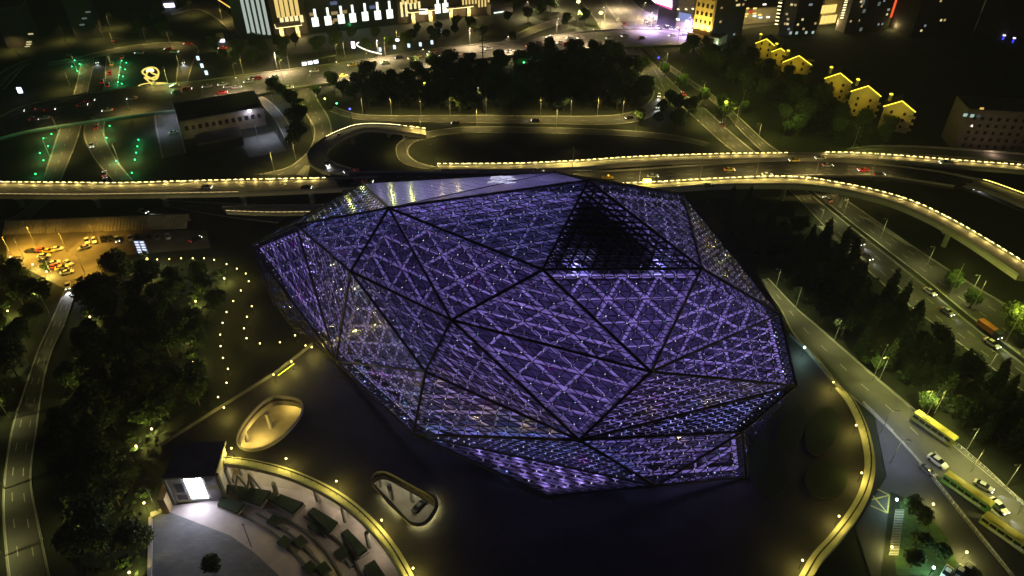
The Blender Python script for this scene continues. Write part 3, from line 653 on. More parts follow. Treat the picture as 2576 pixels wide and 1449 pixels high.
wood([(1700, 130), (1860, 120), (1960, 190), (2150, 310), (2280, 370), (2090, 372), (1960, 320), (1800, 200)], 34, ['r1', 'r2'], "dark round tree in the wood in front of the yellow outlined houses", "trees below the gabled houses", 9, 7)
wood([(520, 135), (700, 118), (980, 95), (1150, 70), (1230, 95), (1100, 112), (800, 150), (580, 180)], 30, ['r1', 'r2', 'r3'], "dark street tree between the lit office fronts and the boulevard", "trees along the boulevard", 9, 8)
wood([(1260, 20), (1420, -10), (1490, 70), (1400, 88), (1290, 84)], 10, ['r1', 'r2'], "dark round tree beyond the boulevard by the arc road", "trees beyond the boulevard", 10, 9)
wood([(320, 60), (470, 50), (500, 95), (300, 105)], 7, ['r1', 'r2'], "dark round tree north of the curved side road", "trees north of the side road", 10, 10)
# trees singled out by the photograph
for x, y, k, s, lab in [(1822, 303, 'r2', 1.15, "big bright yellow green tree on the highway median lowest in its row"), (1810, 262, 'r3', .9, "small yellow green tree on the highway median above the big bright one"), (1770, 256, 'r1', .9, "yellow green tree on the highway median, third from the bottom"), (1712, 216, 'r1', .85, "yellow green tree on the highway median left of the red tail light"), (1672, 184, 'r3', .9, "topmost yellow green tree on the highway median"),
                        (1868, 275, 'r3', .8, "lit green tree at the outer edge of the highway east carriageway"), (1975, 330, 'r3', .9, "lit green tree near the dashed ramp at the highway edge"), (2145, 372, 's1', 1.6, "lone lit bush behind the dashed light ramp"), (542, 1432, 'r3', .75, "single small round tree standing on the grey plaza"),
                        (2388, 722, 'r3', 1.0, "yellow green tree on the median by the white car"), (2440, 765, 'r3', .9, "darker green tree on the median beside the white car"), (2530, 830, 'r2', 1.0, "bright yellow green tree on the median beside the orange truck"), (2570, 860, 'r3', 1.0, "yellow green tree at the right edge on the highway median"),
                        (2285, 1285, 'r3', .7, "green lit tree at the tip of the triangular traffic island"), (2310, 1310, 'r3', .8, "second green lit tree on the triangular traffic island"), (2200, 925, 'r3', .6, "small sunlike lit tree at the kerb of the access road"), (2325, 1030, 'r3', .8, "lit tree at the kerb above the first bus"), (2170, 905, 's1', 1.0, "low shrub at the kerb of the access road"),
                        (940, 178, 'r3', .8, "small lit tree on the boulevard edge by the parked car"), (800, 235, 'r3', .8, "green lit tree at the top of the slip road"), (1290, 100, 'r3', .8, "dark tree standing on the near edge of the boulevard right of the mast"), (1046, 165, 'r1', .8, "dark tree overlapping the near edge of the boulevard"), (2310, 1380, 'r3', .8, "dark tree on the lower part of the traffic island"), (2290, 1420, 'r1', .6, "dark tree at the lower left of the traffic island"), (2360, 1400, 'r3', .7, "dark tree beside the lower right lamp of the island")]:
    tree(k, g(x, y + 8), lab, None, s)
wood([(2060, 245), (2110, 262), (2230, 318), (2300, 335), (2280, 355), (2150, 310), (2040, 270)], 5, ['r1', 'r2'], "dark round tree right in front of a yellow outlined gabled house", "trees hiding the feet of the gabled houses", 7.5, 12)
for q in CLEAR:
    tree('s1', (q.x - 1.6 + rnd.uniform(-.5, .5), q.y + 2.6, 0), "lit shrub right beside a garden spotlight", "shrubs beside the garden spotlights", 1.3, "shrub", "shrub")
print("TREES", NT[0])
# dark undergrowth (nobody could count it)
m = MB(); r = random.Random(5)
for poly, n in (([(250, 665), (480, 680), (560, 715), (520, 860), (530, 1030), (410, 1100), (365, 1290), (372, 1460), (190, 1460), (140, 1260), (140, 1090), (210, 800)], 3200), ([(1760, 500), (2020, 575), (2250, 735), (2600, 990), (2600, 1180), (2320, 1010), (2040, 790), (1930, 690)], 3000), ([(800, 215), (1240, 165), (1530, 125), (1630, 205), (1635, 240), (1560, 280), (1000, 280)], 9000), ([(1700, 130), (1860, 120), (2150, 310), (2280, 370), (2090, 372), (1800, 200)], 7000)):
    xy = [(p.x, p.y) for p in (g(*q) for q in poly)]; x0, x1 = min(p[0] for p in xy), max(p[0] for p in xy); y0, y1 = min(p[1] for p in xy), max(p[1] for p in xy)
    for _ in range(n):
        p = (r.uniform(x0, x1), r.uniform(y0, y1))
        if not inside(p, xy) or on_road(p, 1.5): continue
        z = r.uniform(.2, 5.5 if poly[0][0] in (800, 1700) else 2.6); s = r.uniform(.5, 1.1); a = r.uniform(0, 6.28)
        m.face([(p[0] + s * math.cos(a), p[1] + s * math.sin(a), z), (p[0] - s * math.sin(a) * .6, p[1] + s * math.cos(a) * .6, z + .5), (p[0] - s * math.cos(a), p[1] - s * math.sin(a), z + r.uniform(-.3, .5)), (p[0] + s * math.sin(a) * .6, p[1] - s * math.cos(a) * .6, z - .1)])
struct(m.build("undergrowth", HEDGE), "stuff")

# ------------------------------------------------------------ lamps
GLOBE = emi("warm white globe", (1, .78, .25), 6); GLOBEC = emi("cool white globe", (.75, .95, 1), 10); GLG = emi("green flood", (.05, 1, .35), 5); GLY = emi("amber globe", (1, .65, .15), 8)
LK = {}
def lamp(key, h, globe, r, col, power, name, post=True, sz=1.0):
    m = MB(); t = thing(name, "x", "lamp", (0, 0, 0))
    if post: m.tube((0, 0, 0), (0, 0, h), .05, .035, 6); m.tube((0, 0, 0), (0, 0, .25), .12, .12, 8); m.build("post", STEEL, t)
    m = MB(); m.ball((0, 0, h + r), r, sz=sz); m.build("lamp_globe", globe, t)
    if not post: m = MB(); m.box((0, 0, h * .5), (.25, .25, h)); m.build("base", STEEL, t)
    light('POINT', col, power, (0, 0, h - .15 if post else h + r * 2 + .1), t, .12)
    LK[key] = [t, h, False]
def put(key, loc, label, group=None):
    t, h, used = LK[key]
    o = copy_tree(t) if used else t; LK[key][2] = True
    o.location = loc; o["label"] = label
    if group: o["group"] = group
    elif "group" in o: del o["group"]
    return o
lamp('path', 2.6, GLOBE, .24, (1, .78, .15), 150, "path_lamp")
lamp('flood', 4.5, GLOBE, .5, (1, .95, .6), 2200, "flood_lamp")
lamp('small', 2.6, GLOBE, .3, (1, .9, .22), 1700, "garden_spotlight")
lamp('green', .5, GLG, .32, (.1, 1, .3), 700, "green_spotlight", False)
lamp('pod', 3.0, GLOBE, .25, (1, .8, .15), 1500, "terrace_lamp")
lamp('cool', 3.4, GLOBEC, .34, (.6, 1, .85), 1500, "cool_lamp")
for i, (x, y) in enumerate([(605, 728), (586, 754.5), (569, 782), (559, 809.5), (553, 839), (554, 868), (560, 897.5), (572.5, 925), (569, 960), (547.5, 996), (526, 1039)]): put('path', g(x, y, 3.3) - Vector((0, 0, 3.3)), "warm globe lamp on the left row of the winding garden path", "lamps of the winding path left row")
for x, y in [(625, 705), (632.5, 767.5), (620.5, 794), (613, 823), (619.5, 848), (653, 861), (703.5, 858), (741.5, 841), (768, 866.5)]: put('path', g(x, y, 3.3) - Vector((0, 0, 3.3)), "warm globe lamp on the inner row of the path near the hall", "lamps of the inner path row")
for x, y in [(394.5, 650), (425, 649), (454.5, 647), (484, 647), (512.5, 647), (538, 651), (569, 661.5), (595, 673), (617.5, 685.5)]: put('path', g(x, y, 3.3) - Vector((0, 0, 3.3)), "warm globe lamp on the upper arc of the garden path by the parking lot", "lamps of the upper path arc")
for x, y, lab in [(369.5, 652, "big white flood lamp under the white lit sign board"), (494, 670, "big white flood lamp inside the upper path arc")]: put('flood', g(x, y, 5) - Vector((0, 0, 5)), lab)
for x, y, lab in [(375, 690, "small lamp just below the big flood lamp of the sign"), (564, 700, "spotlight beside a lit tree inside the upper path arc"), (117, 683, "spotlight among trees at the parking lot corner"), (26, 646, "bright lamp at the left edge below the parking cars"), (82, 665, "small lamp at the parking lot lower edge"), (19, 782, "bright lamp among trees at the far left, upper one"), (15, 862, "bright lamp among trees at the far left, lower one"), (7, 842, "lamp behind a lit shrub at the left edge"),
                  (492, 758, "spotlight at a dim tree in the upper garden wood"), (486, 911, "spotlight with bright green halo in the garden wood centre"), (468, 838, "spotlight under a lit bush in the garden wood"), (210, 912, "double spotlight lighting a tree near the park road"), (381, 1079, "white lamp in the lower garden wood"), (362, 1265, "white lamp by the thin leaning mast"), (183, 1312, "spotlight lighting a low tree at lower left"), (226, 797, "spotlight in the trees beside the top of the park road"),
                  (342, 1122, "spotlight beside the bright tree left of the podium corner"), (325, 1440, "spotlight at the bottom edge lighting a tree left of the plaza"), (209, 985, "weak spotlight in the trees right of the park road")]: put('small', g(x, y, 2.9) - Vector((0, 0, 2.9)), lab)
for x, y, lab in [(784, 873, "terrace lamp at the podium corner touching the hall"), (733, 909, "terrace lamp at the upper end of the lit parapet strip"), (688, 942, "terrace lamp at the lower end of the lit parapet strip"), (563, 1025, "terrace lamp on the podium parapet above the oval opening"), (582, 1127, "terrace lamp left of the oval opening"), (719, 1153, "terrace lamp right below the oval opening"), (846, 1210, "terrace lamp behind the curved balustrade left of the long opening"), (960, 1308, "terrace lamp below the long opening"), (1039, 1429, "terrace lamp at the bottom end of the left balustrade"),
                  (2097, 961, "terrace lamp at the top end of the right balustrade"), (2154, 1069, "terrace lamp on the upper part of the right balustrade"), (2168, 1189, "terrace lamp at the widest point of the right balustrade"), (2111, 1298, "terrace lamp on the lower part of the right balustrade"), (2019, 1409, "terrace lamp at the lower end of the right balustrade")]: put('pod', g(x, y, PZ + 3.3) - Vector((0, 0, 3.3)), lab)
for x, y, z, lab in [(2024, 874, PZ, "greenish white lamp on the parapet right of the hall"), (2256, 1257, 0, "bright white lamp at the tip of the traffic island"), (2349, 1428, 0, "greenish lamp at the bottom right of the traffic island")]: put('cool', g(x, y, z + 3.7) - Vector((0, 0, 3.7)), lab)
for x, y, lab in [(2244, 1376, "warm lamp at the foot of the striped island path"), (2432, 1389, "warm lamp on the dark verge below the buses"), (2348, 1268, "small warm lamp on the verge right of the green trees")]: put('small', g(x, y, 2.9) - Vector((0, 0, 2.9)), lab)
for (pts, lab, gr) in (([(189, 155), (201, 164), (182, 170.5), (196, 182)], "green garden spotlight in the upper left verge", "green spotlights upper left verge"), ([(307, 156), (319, 161), (304.5, 173), (316, 178), (301, 192), (310.5, 195.5), (298, 210), (307.5, 214), (294.5, 229)], "green garden spotlight in the row left of the golden sculpture", "green spotlights by the sculpture"), ([(131, 341), (111, 352), (122.5, 371), (102, 389), (111, 407), (91, 441.5)], "green garden spotlight left of the underpass road", "green spotlights left of the underpass"), ([(277, 320.5), (269.5, 350.5), (294, 409), (349.5, 355.5), (347, 372), (344, 388), (340.5, 405.5), (333, 438.5)], "green garden spotlight on the verge right of the underpass road", "green spotlights right of the underpass")):
    for x, y in pts: put('green', g(x, y), lab, gr)
put('green', g(1274, 236, 0), "single bright green light in the central wood"); put('green', g(887, 80), "single green light in front of the office building")
# street lamps: post, arm, head; a spot lamp under each head
def street_proto(key, h, arm, head, col, power, ang=140):
    t = thing("street_lamp", "x", "street lamp"); m = MB(); m.tube((0, 0, 0), (0, 0, h), .14, .08, 8); m.build("post", POLE, t)
    m = MB(); m.tube((0, 0, h), (arm, 0, h + .5), .06, .05, 6); m.build("arm", POLE, t)
    m = MB(); m.box((arm, 0, h + .5), (.9, .35, .16)); m.build("lamp_head", head, t)
    light('SPOT', col, power, (arm, 0, h + .35), t, .2, ang, .8); LK[key] = [t, h, False]
STW = emi("street head warm", (1, .85, .5), 4); STD = mat("street head casing", (.4, .4, .38), .5, .1)
street_proto('sw', 10, 1.8, STD, (1, .78, .22), 9000); street_proto('sb', 11, 1.5, STW, (1, .74, .42), 55000, 150); street_proto('so', 9, 1.6, STD, (1, .55, .06), 11000, 150); street_proto('sc', 9, 1.6, STD, (.7, .78, 1), 3800, 150); street_proto('sg', 9, 1.8, STD, (.92, .92, .32), 3700, 130); street_proto('sp', 12, 1.5, STW, (.72, .5, 1), 140000, 150)
def slamps(key, pts, lab, gr, face=None):
    P = [g(*p) for p in pts]
    for i, p in enumerate(P):
        d = P[min(i + 1, len(P) - 1)] - P[max(i - 1, 0)]; o = put(key, p, lab, gr if len(P) > 1 else None)
        a = math.atan2(d.y, d.x) + (math.pi / 2 if face != 'R' else -math.pi / 2) if len(P) > 1 else 0
        o.rotation_euler = (0, 0, a)
slamps('sw', [(914, 291), (986, 290), (1060, 290), (1133, 289), (1223, 289), (1360, 289), (1436, 290), (1503, 290), (1566, 290)], "pale street lamp post on the far side of the curved ramp road", "street lamps of the curved ramp road", 'R')
slamps('sw', [(740, 240), (768, 300), (788, 345), (745, 405), (690, 432)], "street lamp post at the edge of the slip road", "street lamps of the slip road")
slamps('sw', [(1675, 172), (1767, 250), (1850, 318), (1905, 360)], "street lamp post on the outer edge of the upper highway", "street lamps of the upper highway", 'R')
slamps('sw', [(1600, 180), (1685, 255), (1760, 315), (1822, 368)], "street lamp post along the near edge of the upper highway", "street lamps of the upper highway near edge")
slamps('sg', [(2120, 545), (2215, 600), (2330, 672), (2440, 745)], "street lamp post on the far side of the lower highway", "street lamps of the lower highway far side", 'R')
slamps('sg', [(2150, 660), (2260, 755), (2370, 850), (2480, 940), (2060, 570)], "street lamp post behind the tree belt beside the lower highway", "street lamps of the lower highway near side")
slamps('sg', [(1950, 730), (2001, 775), (2099, 856), (2212, 955), (2318, 1040), (2430, 1135), (2530, 1225)], "pale street lamp post at the far kerb of the access road", "street lamps of the access road", 'R')
slamps('sg', [(125, 790), (72, 918), (25, 1055), (12, 1230), (10, 1400)], "tall street lamp post leaning over the park road", "street lamps of the park road", 'R')
slamps('sw', [(1020, 385), (1060, 345), (1200, 320), (1400, 320), (1600, 328), (1090, 420)], "street lamp post beside the inner loop road", "street lamps of the inner loop road", 'R')
slamps('so', [(30, 645), (90, 618), (170, 635), (245, 612), (130, 690), (215, 690), (60, 650)], "amber street lamp post at the parking lot", "amber lamps of the parking lot", 'R')
slamps('sw', [(195, 180), (180, 225), (150, 340), (128, 400), (285, 180), (262, 345), (300, 410), (455, 180), (430, 118), (370, 112)], "street lamp post by the roads at upper left", "street lamps upper left", 'R')
slamps('sc', [(415, 330), (445, 300), (690, 275), (650, 355), (700, 345)], "cool white yard lamp around the long dark building", "yard lamps of the long building")
slamps('sc', [(2215, 1090), (2240, 1165)], "cool white lamp post lighting the forecourt asphalt", "forecourt lamps")
for k, (x, y) in enumerate([(1607, 463), (1760, 456), (1900, 449), (1440, 432), (2050, 445), (2190, 448)]):
    o = put('sw', g(x, y, 8), "street lamp post on the dark viaduct behind the hall", "street lamps of the dark viaduct"); o.rotation_euler = (0, 0, math.pi / 2)
slamps('sw', [(278, 72), (288, 120), (262, 100)], "lamp post over the lit stretch of road at upper left", "lamp posts far upper left"); slamps('sw', [(40, 130), (165, 105)], "lone dim lamp post far at the left edge", "lone lamp posts far left")
bl = BOUL[0]; br_ = BOUL[1]; nb = len(bl)
for k in range(15):
    i = int((k + .5) / 15 * (nb - 1)); p = (bl if k % 2 else br_)[i]; d = bl[min(i + 1, nb - 1)] - bl[max(i - 1, 0)]
    key = 'sb' if 3 < k < 13 else 'sw' if k > 3 else 'sw'
    if k < 2: continue
    o = put(key, Vector((p.x, p.y, 1.2)), "street lamp post with pale head on the boulevard viaduct", "street lamps of the boulevard"); o.rotation_euler = (0, 0, math.atan2(d.y, d.x) + (-math.pi / 2 if k % 2 else math.pi / 2))
slamps('sp', [(1640, 80), (1690, 62), (1660, 40), (1725, 92)], "bright lilac lamp post at the crowded junction under the advertising screen", "lamps of the crowded junction")
slamps('sb', [(1330, 48), (1400, 30), (1452, 70), (1520, 62), (1560, 28), (1615, 50)], "bright warm lamp post on the avenue north of the boulevard", "lamps of the north avenue")
slamps('sw', [(730, 180), (612, 185), (868, 145), (1000, 115), (1200, 95), (560, 130), (560, 55), (1330, 75), (480, 40)], "lamp post among street trees in front of the offices", "lamp posts before the offices", 'R')
# yellow green tree glow lamps
m_t = [(1822, 311), (1770, 264), (1712, 224), (1672, 192), (1868, 283), (1975, 338), (2388, 730), (2440, 773), (2530, 838), (2570, 868), (2200, 933), (2325, 1038), (2145, 380), (800, 243), (940, 186), (616, 212), (730, 204), (866, 162), (984, 145)]
street_proto('st', 13, 1.4, STD, (1, .95, .3), 100, 150)
for o_ in list(LK['st'][0].children):
    if o_.type == 'LIGHT':
        bpy.data.objects.remove(o_)
light('POINT', (.92, 1, .16), 3600, (1.4, 0, 13.0), LK['st'][0], .25)
for x, y in m_t:
    o = put('st', g(x, y, 0) + Vector((-2.6, -4.4, .0)), "lamp post shining on the top of a lit tree", "lamp posts over lit trees"); o.rotation_euler = (0, 0, .9)
# light under the podium
for x, y in [(616, 1114), (655, 1108), (742, 1024)]: light('POINT', (1, .70, .14), 1500, g(x, y, 0) + Vector((0, 0, 3.2)), pod, .3, name="undercroft_lamp")
for x, y in [(970, 1230), (1060, 1285), (1010, 1250)]: light('POINT', (.95, .9, .6), 380, g(x, y, 0) + Vector((0, 2, 4.5)), pod, .3, name="undercroft_lamp")
for x, y in [(640, 1210), (700, 1225), (780, 1250), (850, 1290), (910, 1340), (960, 1400)]: light('POINT', (1, .86, .55), 650, g(x, y, 0) + Vector((.5, 1.5, 4.6)), pod, .3, name="undercroft_lamp")

# ------------------------------------------------------------ sunken plaza
for i, (q, lab) in enumerate([([(570, 1226), (686, 1243), (659, 1281), (605, 1262)], "large dark hedge bed next to the screen building, upper one"), ([(560, 1254), (619, 1276), (599, 1299), (549, 1279)], "dark hedge bed with pale kerb at the foot of the screen building"), ([(690, 1244), (767, 1273), (739, 1301), (673, 1261)], "clipped hedge bed second along the curved terrace"), ([(790, 1284), (853, 1322), (831, 1348), (776, 1297)], "clipped hedge bed third along the curved terrace"), ([(876, 1338), (927, 1391), (904, 1407), (860, 1348)], "clipped hedge bed fourth along the curved terrace"), ([(944, 1416), (975, 1462), (930, 1462), (917, 1432)], "clipped hedge bed at the bottom edge of the terrace")]):
    P = [g(x, y) for x, y in q]; c = sum(P, Vector()) / 4; t = thing("hedge_bed", lab, "hedge", c)
    m = MB(); m.prism([c + (p - c) * 1.04 for p in P], .05, .7); m.build("planter_kerb", PINK, t)
    m = MB(); m.prism([c + (p - c) * .97 for p in P], .7, 1.5); m.build("hedge", HEDGE, t)
for i, (x, y, sl) in enumerate([(691, 1314, .62), (717, 1367, .75), (794, 1327, .9), (757, 1366, .95), (861, 1395, 1.35), (815, 1434, 1.25), (780, 1432, 1.1)]):
    c = g(x, y); d = g(x + 10, y + 10 * sl) - c; a = math.atan2(d.y, d.x); d.normalize(); t = thing("small_planter", "small square dark planter on the terrace steps", "planter", c, 0, "square planters on the terrace steps"); m = MB()
    m.box((c.x, c.y, .35), (3.0, 2.6, .7), a); m.build("kerb", GREYP, t); m = MB(); m.box((c.x, c.y, .8), (2.7, 2.3, .3), a); m.build("hedge", HEDGE, t)
    m = MB(); q = c + d * 3.2; m.box((q.x, q.y, .25), (2.6, .7, .45), a); m.build("bench_block", GREYP, t)
for k, (pts, lab) in enumerate([([(608, 1294), (694, 1348), (761, 1413), (790, 1455)], "lowest curved terrace step"), ([(645, 1292), (725, 1342), (790, 1402), (828, 1455)], "second curved terrace step"), ([(672, 1285), (753, 1327), (818, 1386), (862, 1455)], "third curved terrace step from the plaza"), ([(766, 1300), (830, 1345), (885, 1400), (912, 1455)], "highest curved terrace step")]):
    P = resample([g(*p) for p in pts], 30); m = MB()
    for i in range(30): m.bar(P[i] + Vector((0, 0, .3)), P[i + 1] + Vector((0, 0, .3)), .5, .5)
    tag(m.build("terrace_step", CONCD), lab, "step")
m = MB(); P = [g(380, 1303), g(379, 1380), g(377, 1500)]
for i in range(2): m.bar(P[i] + Vector((0, 0, .3)), P[i + 1] + Vector((0, 0, .3)), .9, .6)
tag(m.build("plaza_kerb", PINK), "straight pale kerb along the left side of the grey plaza", "kerb")
for (b_, tp, lab) in (((397, 1287), (366, 1227), "thin leaning light mast left of the screen building"), ((633, 1376), (613, 1329), "thin dark mast on the pale plaza paving")):
    p = g(*b_); t = thing("mast", lab, "mast", p); m = MB(); m.tube(p, p + Vector((0, 0, 9)), .12, .07, 6); m.build("post", POLE, t); m = MB(); m.box(p + Vector((0, 0, 9.05)), (.8, .2, .12)); m.build("head", POLE, t)
# screen building with advertising screen
def vhit(p0, n, px, py):
    o = Vector((0, 0, H)); d = g(px, py) - o; return o + d * ((p0 - o).dot(n) / d.dot(n))
t = thing("screen_building", "small grey kiosk building with a glaring white video screen on its front", "building", g(500, 1265))
a, b = g(447, 1265), g(566, 1258); n = Vector((-(b - a).y, (b - a).x, 0)).normalized()
if n.y < 0: n = -n
hh = 10.5; bk = 9
P = [a, b, b + n * bk, a + n * bk]
m = MB(); m.prism(P, 0, hh - .3); m.build("wall", mat("kiosk wall", (.62, .6, .6), .8, .12, .5), t)
m = MB(); m.prism([a - n * .9 - (b - a) * .03, b - n * .9 + (b - a) * .03, b + n * (bk + 1) + (b - a) * .03, a + n * (bk + 1) - (b - a) * .03], hh - .3, hh + .3); m.build("roof", CONCD, t)
ux = (b - a).normalized(); L = (b - a).length
def rect(mb, u0, u1, z0, z1, off, mi=0): mb.face([a + ux * (L * u0) - n * off + Vector((0, 0, z0)), a + ux * (L * u1) - n * off + Vector((0, 0, z0)), a + ux * (L * u1) - n * off + Vector((0, 0, z1)), a + ux * (L * u0) - n * off + Vector((0, 0, z1))], mi)
m = MB(); rect(m, .34, .68, 1.4, 9.4, .12); sc_ = m.build("video_screen", emi("white video screen", (.86, .88, 1), 32.0, True), t)
m = MB()
for i in range(5): rect(m, .345 + i * .065, .345 + i * .065 + .04, 8.7, 9.25, .14)
m.build("screen_text", emi("screen text", (.5, .1, .45), 1.2), sc_)
m = MB(); rect(m, .345, .66, 1.45, 2.0, .14); m.build("screen_footer", emi("cyan screen band", (.3, .8, 1), 3), sc_)
for u0, u1, z0, z1 in ((.06, .26, 4, 7.4), (.06, .26, 1.2, 3.2), (.75, .94, 6.2, 9), (.75, .94, 1.2, 4.6)):
    m = MB(); rect(m, u0, u1, z0, z1, .1); m.build("window", CARGL, t)
m = MB()
for e in (a - ux * .5, b + ux * .5): m.bar(e - n * .3, e - n * .3 + Vector((0, 0, hh)), .8, .8)
m.build("side_fin", CONCD, t)
for k in range(2):
    q0 = b + ux * (2.0 + 3 * k) + n * 2; m = MB(); m.bar(q0 + Vector((0, 0, 0)), q0 + ux * 2.2 + Vector((0, 0, 7)), .45); m.bar(q0 + ux * 4 + Vector((0, 0, 0)), q0 + ux * 2.2 + Vector((0, 0, 7)), .45); m.build("raking_strut", CONC, t)
m = MB(); q0 = a - ux * 2.6; m.prism([q0 - n * 3, a - ux * .9 - n * 3, a - ux * .9 + n * bk, q0 + n * bk], 0, 5.5); m.build("stair_wall", mat("ochre plaster", (.4, .28, .12), .8, .12, .5), t)
light('POINT', (1, .6, .12), 300, q0 + n * bk * .5 + Vector((.6, 1, 7)), t, .2)

# ------------------------------------------------------------ buildings on the horizon side
GOLD = emi("gold facade strip", (1, .72, .22), 1.0, False); GOLD2 = emi("gold canopy light", (1, .82, .35), 2.6, True); WST = emi("white facade strip", (.72, .85, .72), .62); TW = emi("white T light", (.95, 1, .85), 1.9, True)
BR = mat("brown stone", (.12, .09, .07), .8, .15, .3); BD = mat("dark glass wall", (.02, .028, .032), .25, .2, .3); BG = mat("grey render", (.2, .18, .19), .8, .12, .2)
def block(name, label, pl, pr_, depth, h, mt, cat="building"):
    a, b = g(*pl), g(*pr_); n = Vector((-(b - a).y, (b - a).x, 0)).normalized()
    if n.y < 0: n = -n
    t = thing(name, label, cat, ((a.x + b.x) / 2, (a.y + b.y) / 2, 0)); m = MB(); m.prism([a, b, b + n * depth, a + n * depth], 0, h); m.build("wall", mt, t)
    m = MB(); m.prism([a - n * .4, b - n * .4, b + n * (depth + .4), a + n * (depth + .4)], h, h + .8); m.build("roof", CONCD, t)
    return t, a, b, n
def vstrip(t, p0, n, px, py, w_, h_, mt, name="light_strip", off=.35, zmin=None):
    p = vhit(p0, n, px, py) - n * off; ux = Vector((n.y, -n.x, 0)); ux = -ux if ux.x < 0 else ux; m = MB(); d = Vector((0, 0, h_))
    m.face([p - ux * w_ / 2, p + ux * w_ / 2, p + ux * w_ / 2 + d, p - ux * w_ / 2 + d]); m.face([p - ux * w_ / 2 + n * .3, p - ux * w_ / 2, p - ux * w_ / 2 + d, p - ux * w_ / 2 + d + n * .3]); return m.build(name, mt, t)
t, a, b, n = block("office_tower", "dark tower with five tall white light strips at top left", (598, 101), (683, 97), 26, 75, BD)
for x, y in [(626.5, 84.4), (639, 85), (652, 86), (665, 86.6), (678, 87.5)]: vstrip(t, a, n, x, y, 2.0, 62, WST)
t, a, b, n = block("office_tower", "brown tower with gold vertical strips and a lit entrance canopy", (693, 93), (777, 84), 28, 70, BR)
for x, y in [(701.7, 44), (713.5, 43), (725.4, 42), (738, 40.5), (750.4, 39)]: vstrip(t, a, n, x, y, 2.3, 42, GOLD)
for x, y in [(711, 62), (723.5, 60), (735.5, 58.6), (747.5, 57), (760, 55.5)]: vstrip(t, a, n, x, y, 2.3, 4.6, emi("pale gold window light", (1, .85, .4), 1.3))
def canopy(t, a, n, x0, y0, x1, y1, pil, fwd=9, z=8.2):
    ux = Vector((n.y, -n.x, 0)); ux = -ux if ux.x < 0 else ux; base = [g(*p) for p in pil]; c0, c1 = base[0], base[-1]
    q = [c0 - ux * 3 - n * 1.5, c1 + ux * 3 - n * 1.5, c1 + ux * 3 + n * fwd, c0 - ux * 3 + n * fwd]; m = MB(); m.prism(q, z, z + .9); m.build("canopy_roof", BR, t)
    m = MB()
    for i in (0, 1, 3): m.bar(q[i] + Vector((0, 0, z - .1)), q[(i + 1) % 4] + Vector((0, 0, z - .1)), .5, .35)
    m.build("canopy_light", GOLD2, t)
    for p in base: m = MB(); m.box((p.x, p.y + .6, z / 2), (2.4, 2.4, z)); m.build("pillar", mat("cream stone", (.6, .52, .36), .7, .1, .4), t)
    for p in base: light('POINT', (1, .78, .3), 2600, (p.x + 1.6, p.y - 3.2, z * .55), t, .3)
canopy(t, a, n, 0, 0, 0, 0, [(712, 100), (752, 94)])
t, a, b, n = block("office_slab", "long dark office front with seven white T shaped lights", (778, 84), (1001, 61), 24, 42, BD)
for x, y in [(795, 66.5), (827, 63), (860, 59), (889, 56), (920, 52), (951.5, 49), (981.5, 46)]:
    vstrip(t, a, n, x, y, 4.4, 6.0, TW, "light_panel"); vstrip(t, a, n, x - 1, y - 20.5, 1.5, 6.2, TW, "light_panel", .4)
for x, y, c in [(788, 40, 0), (842, 37, 0), (848, 54, 0), (865, 34, 0), (833, 60, 0), (840, 12, 1), (938, 22, 1)]: vstrip(t, a, n, x, y, 4.5, 2.2, emi("dim warm window", (1, .68, .28), .35) if not c else emi("dim blue window", (.35, .45, .8), .3), "window", .2)
t, a, b, n = block("office_tower", "brown tower with gold window strips right of the white T lights", (1003, 60), (1096, 50), 26, 66, BR)
for x, y in [(1012, 42.5), (1023.5, 41)]: vstrip(t, a, n, x, y, 1.6, 10, emi("pale gold window light", (1, .85, .4), 1.3))
for x, y in [(1034, 26), (1045, 25), (1055, 22)]: vstrip(t, a, n, x, y, 1.6, 5, emi("pale gold window light", (1, .85, .4), 1.3))
for x, y in [(1014, 11), (1026, 10), (1036, 9), (1046, 8)]: vstrip(t, a, n, x, y, 1.7, 20, GOLD)
canopy(t, a, n, 0, 0, 0, 0, [(1041, 60), (1084, 55)], 7)
m = MB(); p = vhit(a - n * 4, n, 1065, 29); m.box(p, (6, .8, 3.2)); m.build("lit_sign_box", emi("lit sign box", (1, .95, .7), 4), t)
t, a, b, n = block("office_block", "dark link block with two white T lights between two golden fronts", (1097, 49), (1130, 45), 22, 40, BD)
for x, y in [(1101.5, 33.5), (1121, 31)]: vstrip(t, a, n, x, y, 4.2, 6.5, TW, "light_panel"); vstrip(t, a, n, x - .5, y - 21, 1.5, 5.5, TW, "light_panel", .4)
t, a, b, n = block("office_tower", "brown tower with nine thin gold strips and a low lit porch", (1132, 45), (1232, 33), 26, 70, BR)
for i in range(9): vstrip(t, a, n, 1165 + i * 8, 12 + (i > 4) * 10 - i * .8, 1.2, 16, GOLD)
canopy(t, a, n, 0, 0, 0, 0, [(1135, 46), (1180, 41)], 6, 7)
t, a, b, n = block("low_shop_building", "low pale building behind the trees at the top of the boulevard junction", (1235, 40), (1290, 32), 15, 7, BG); vstrip(t, a, n, 1225 + 30, 32, 8, .8, emi("shop strip", (.8, 1, .8), 2), "sign_strip")
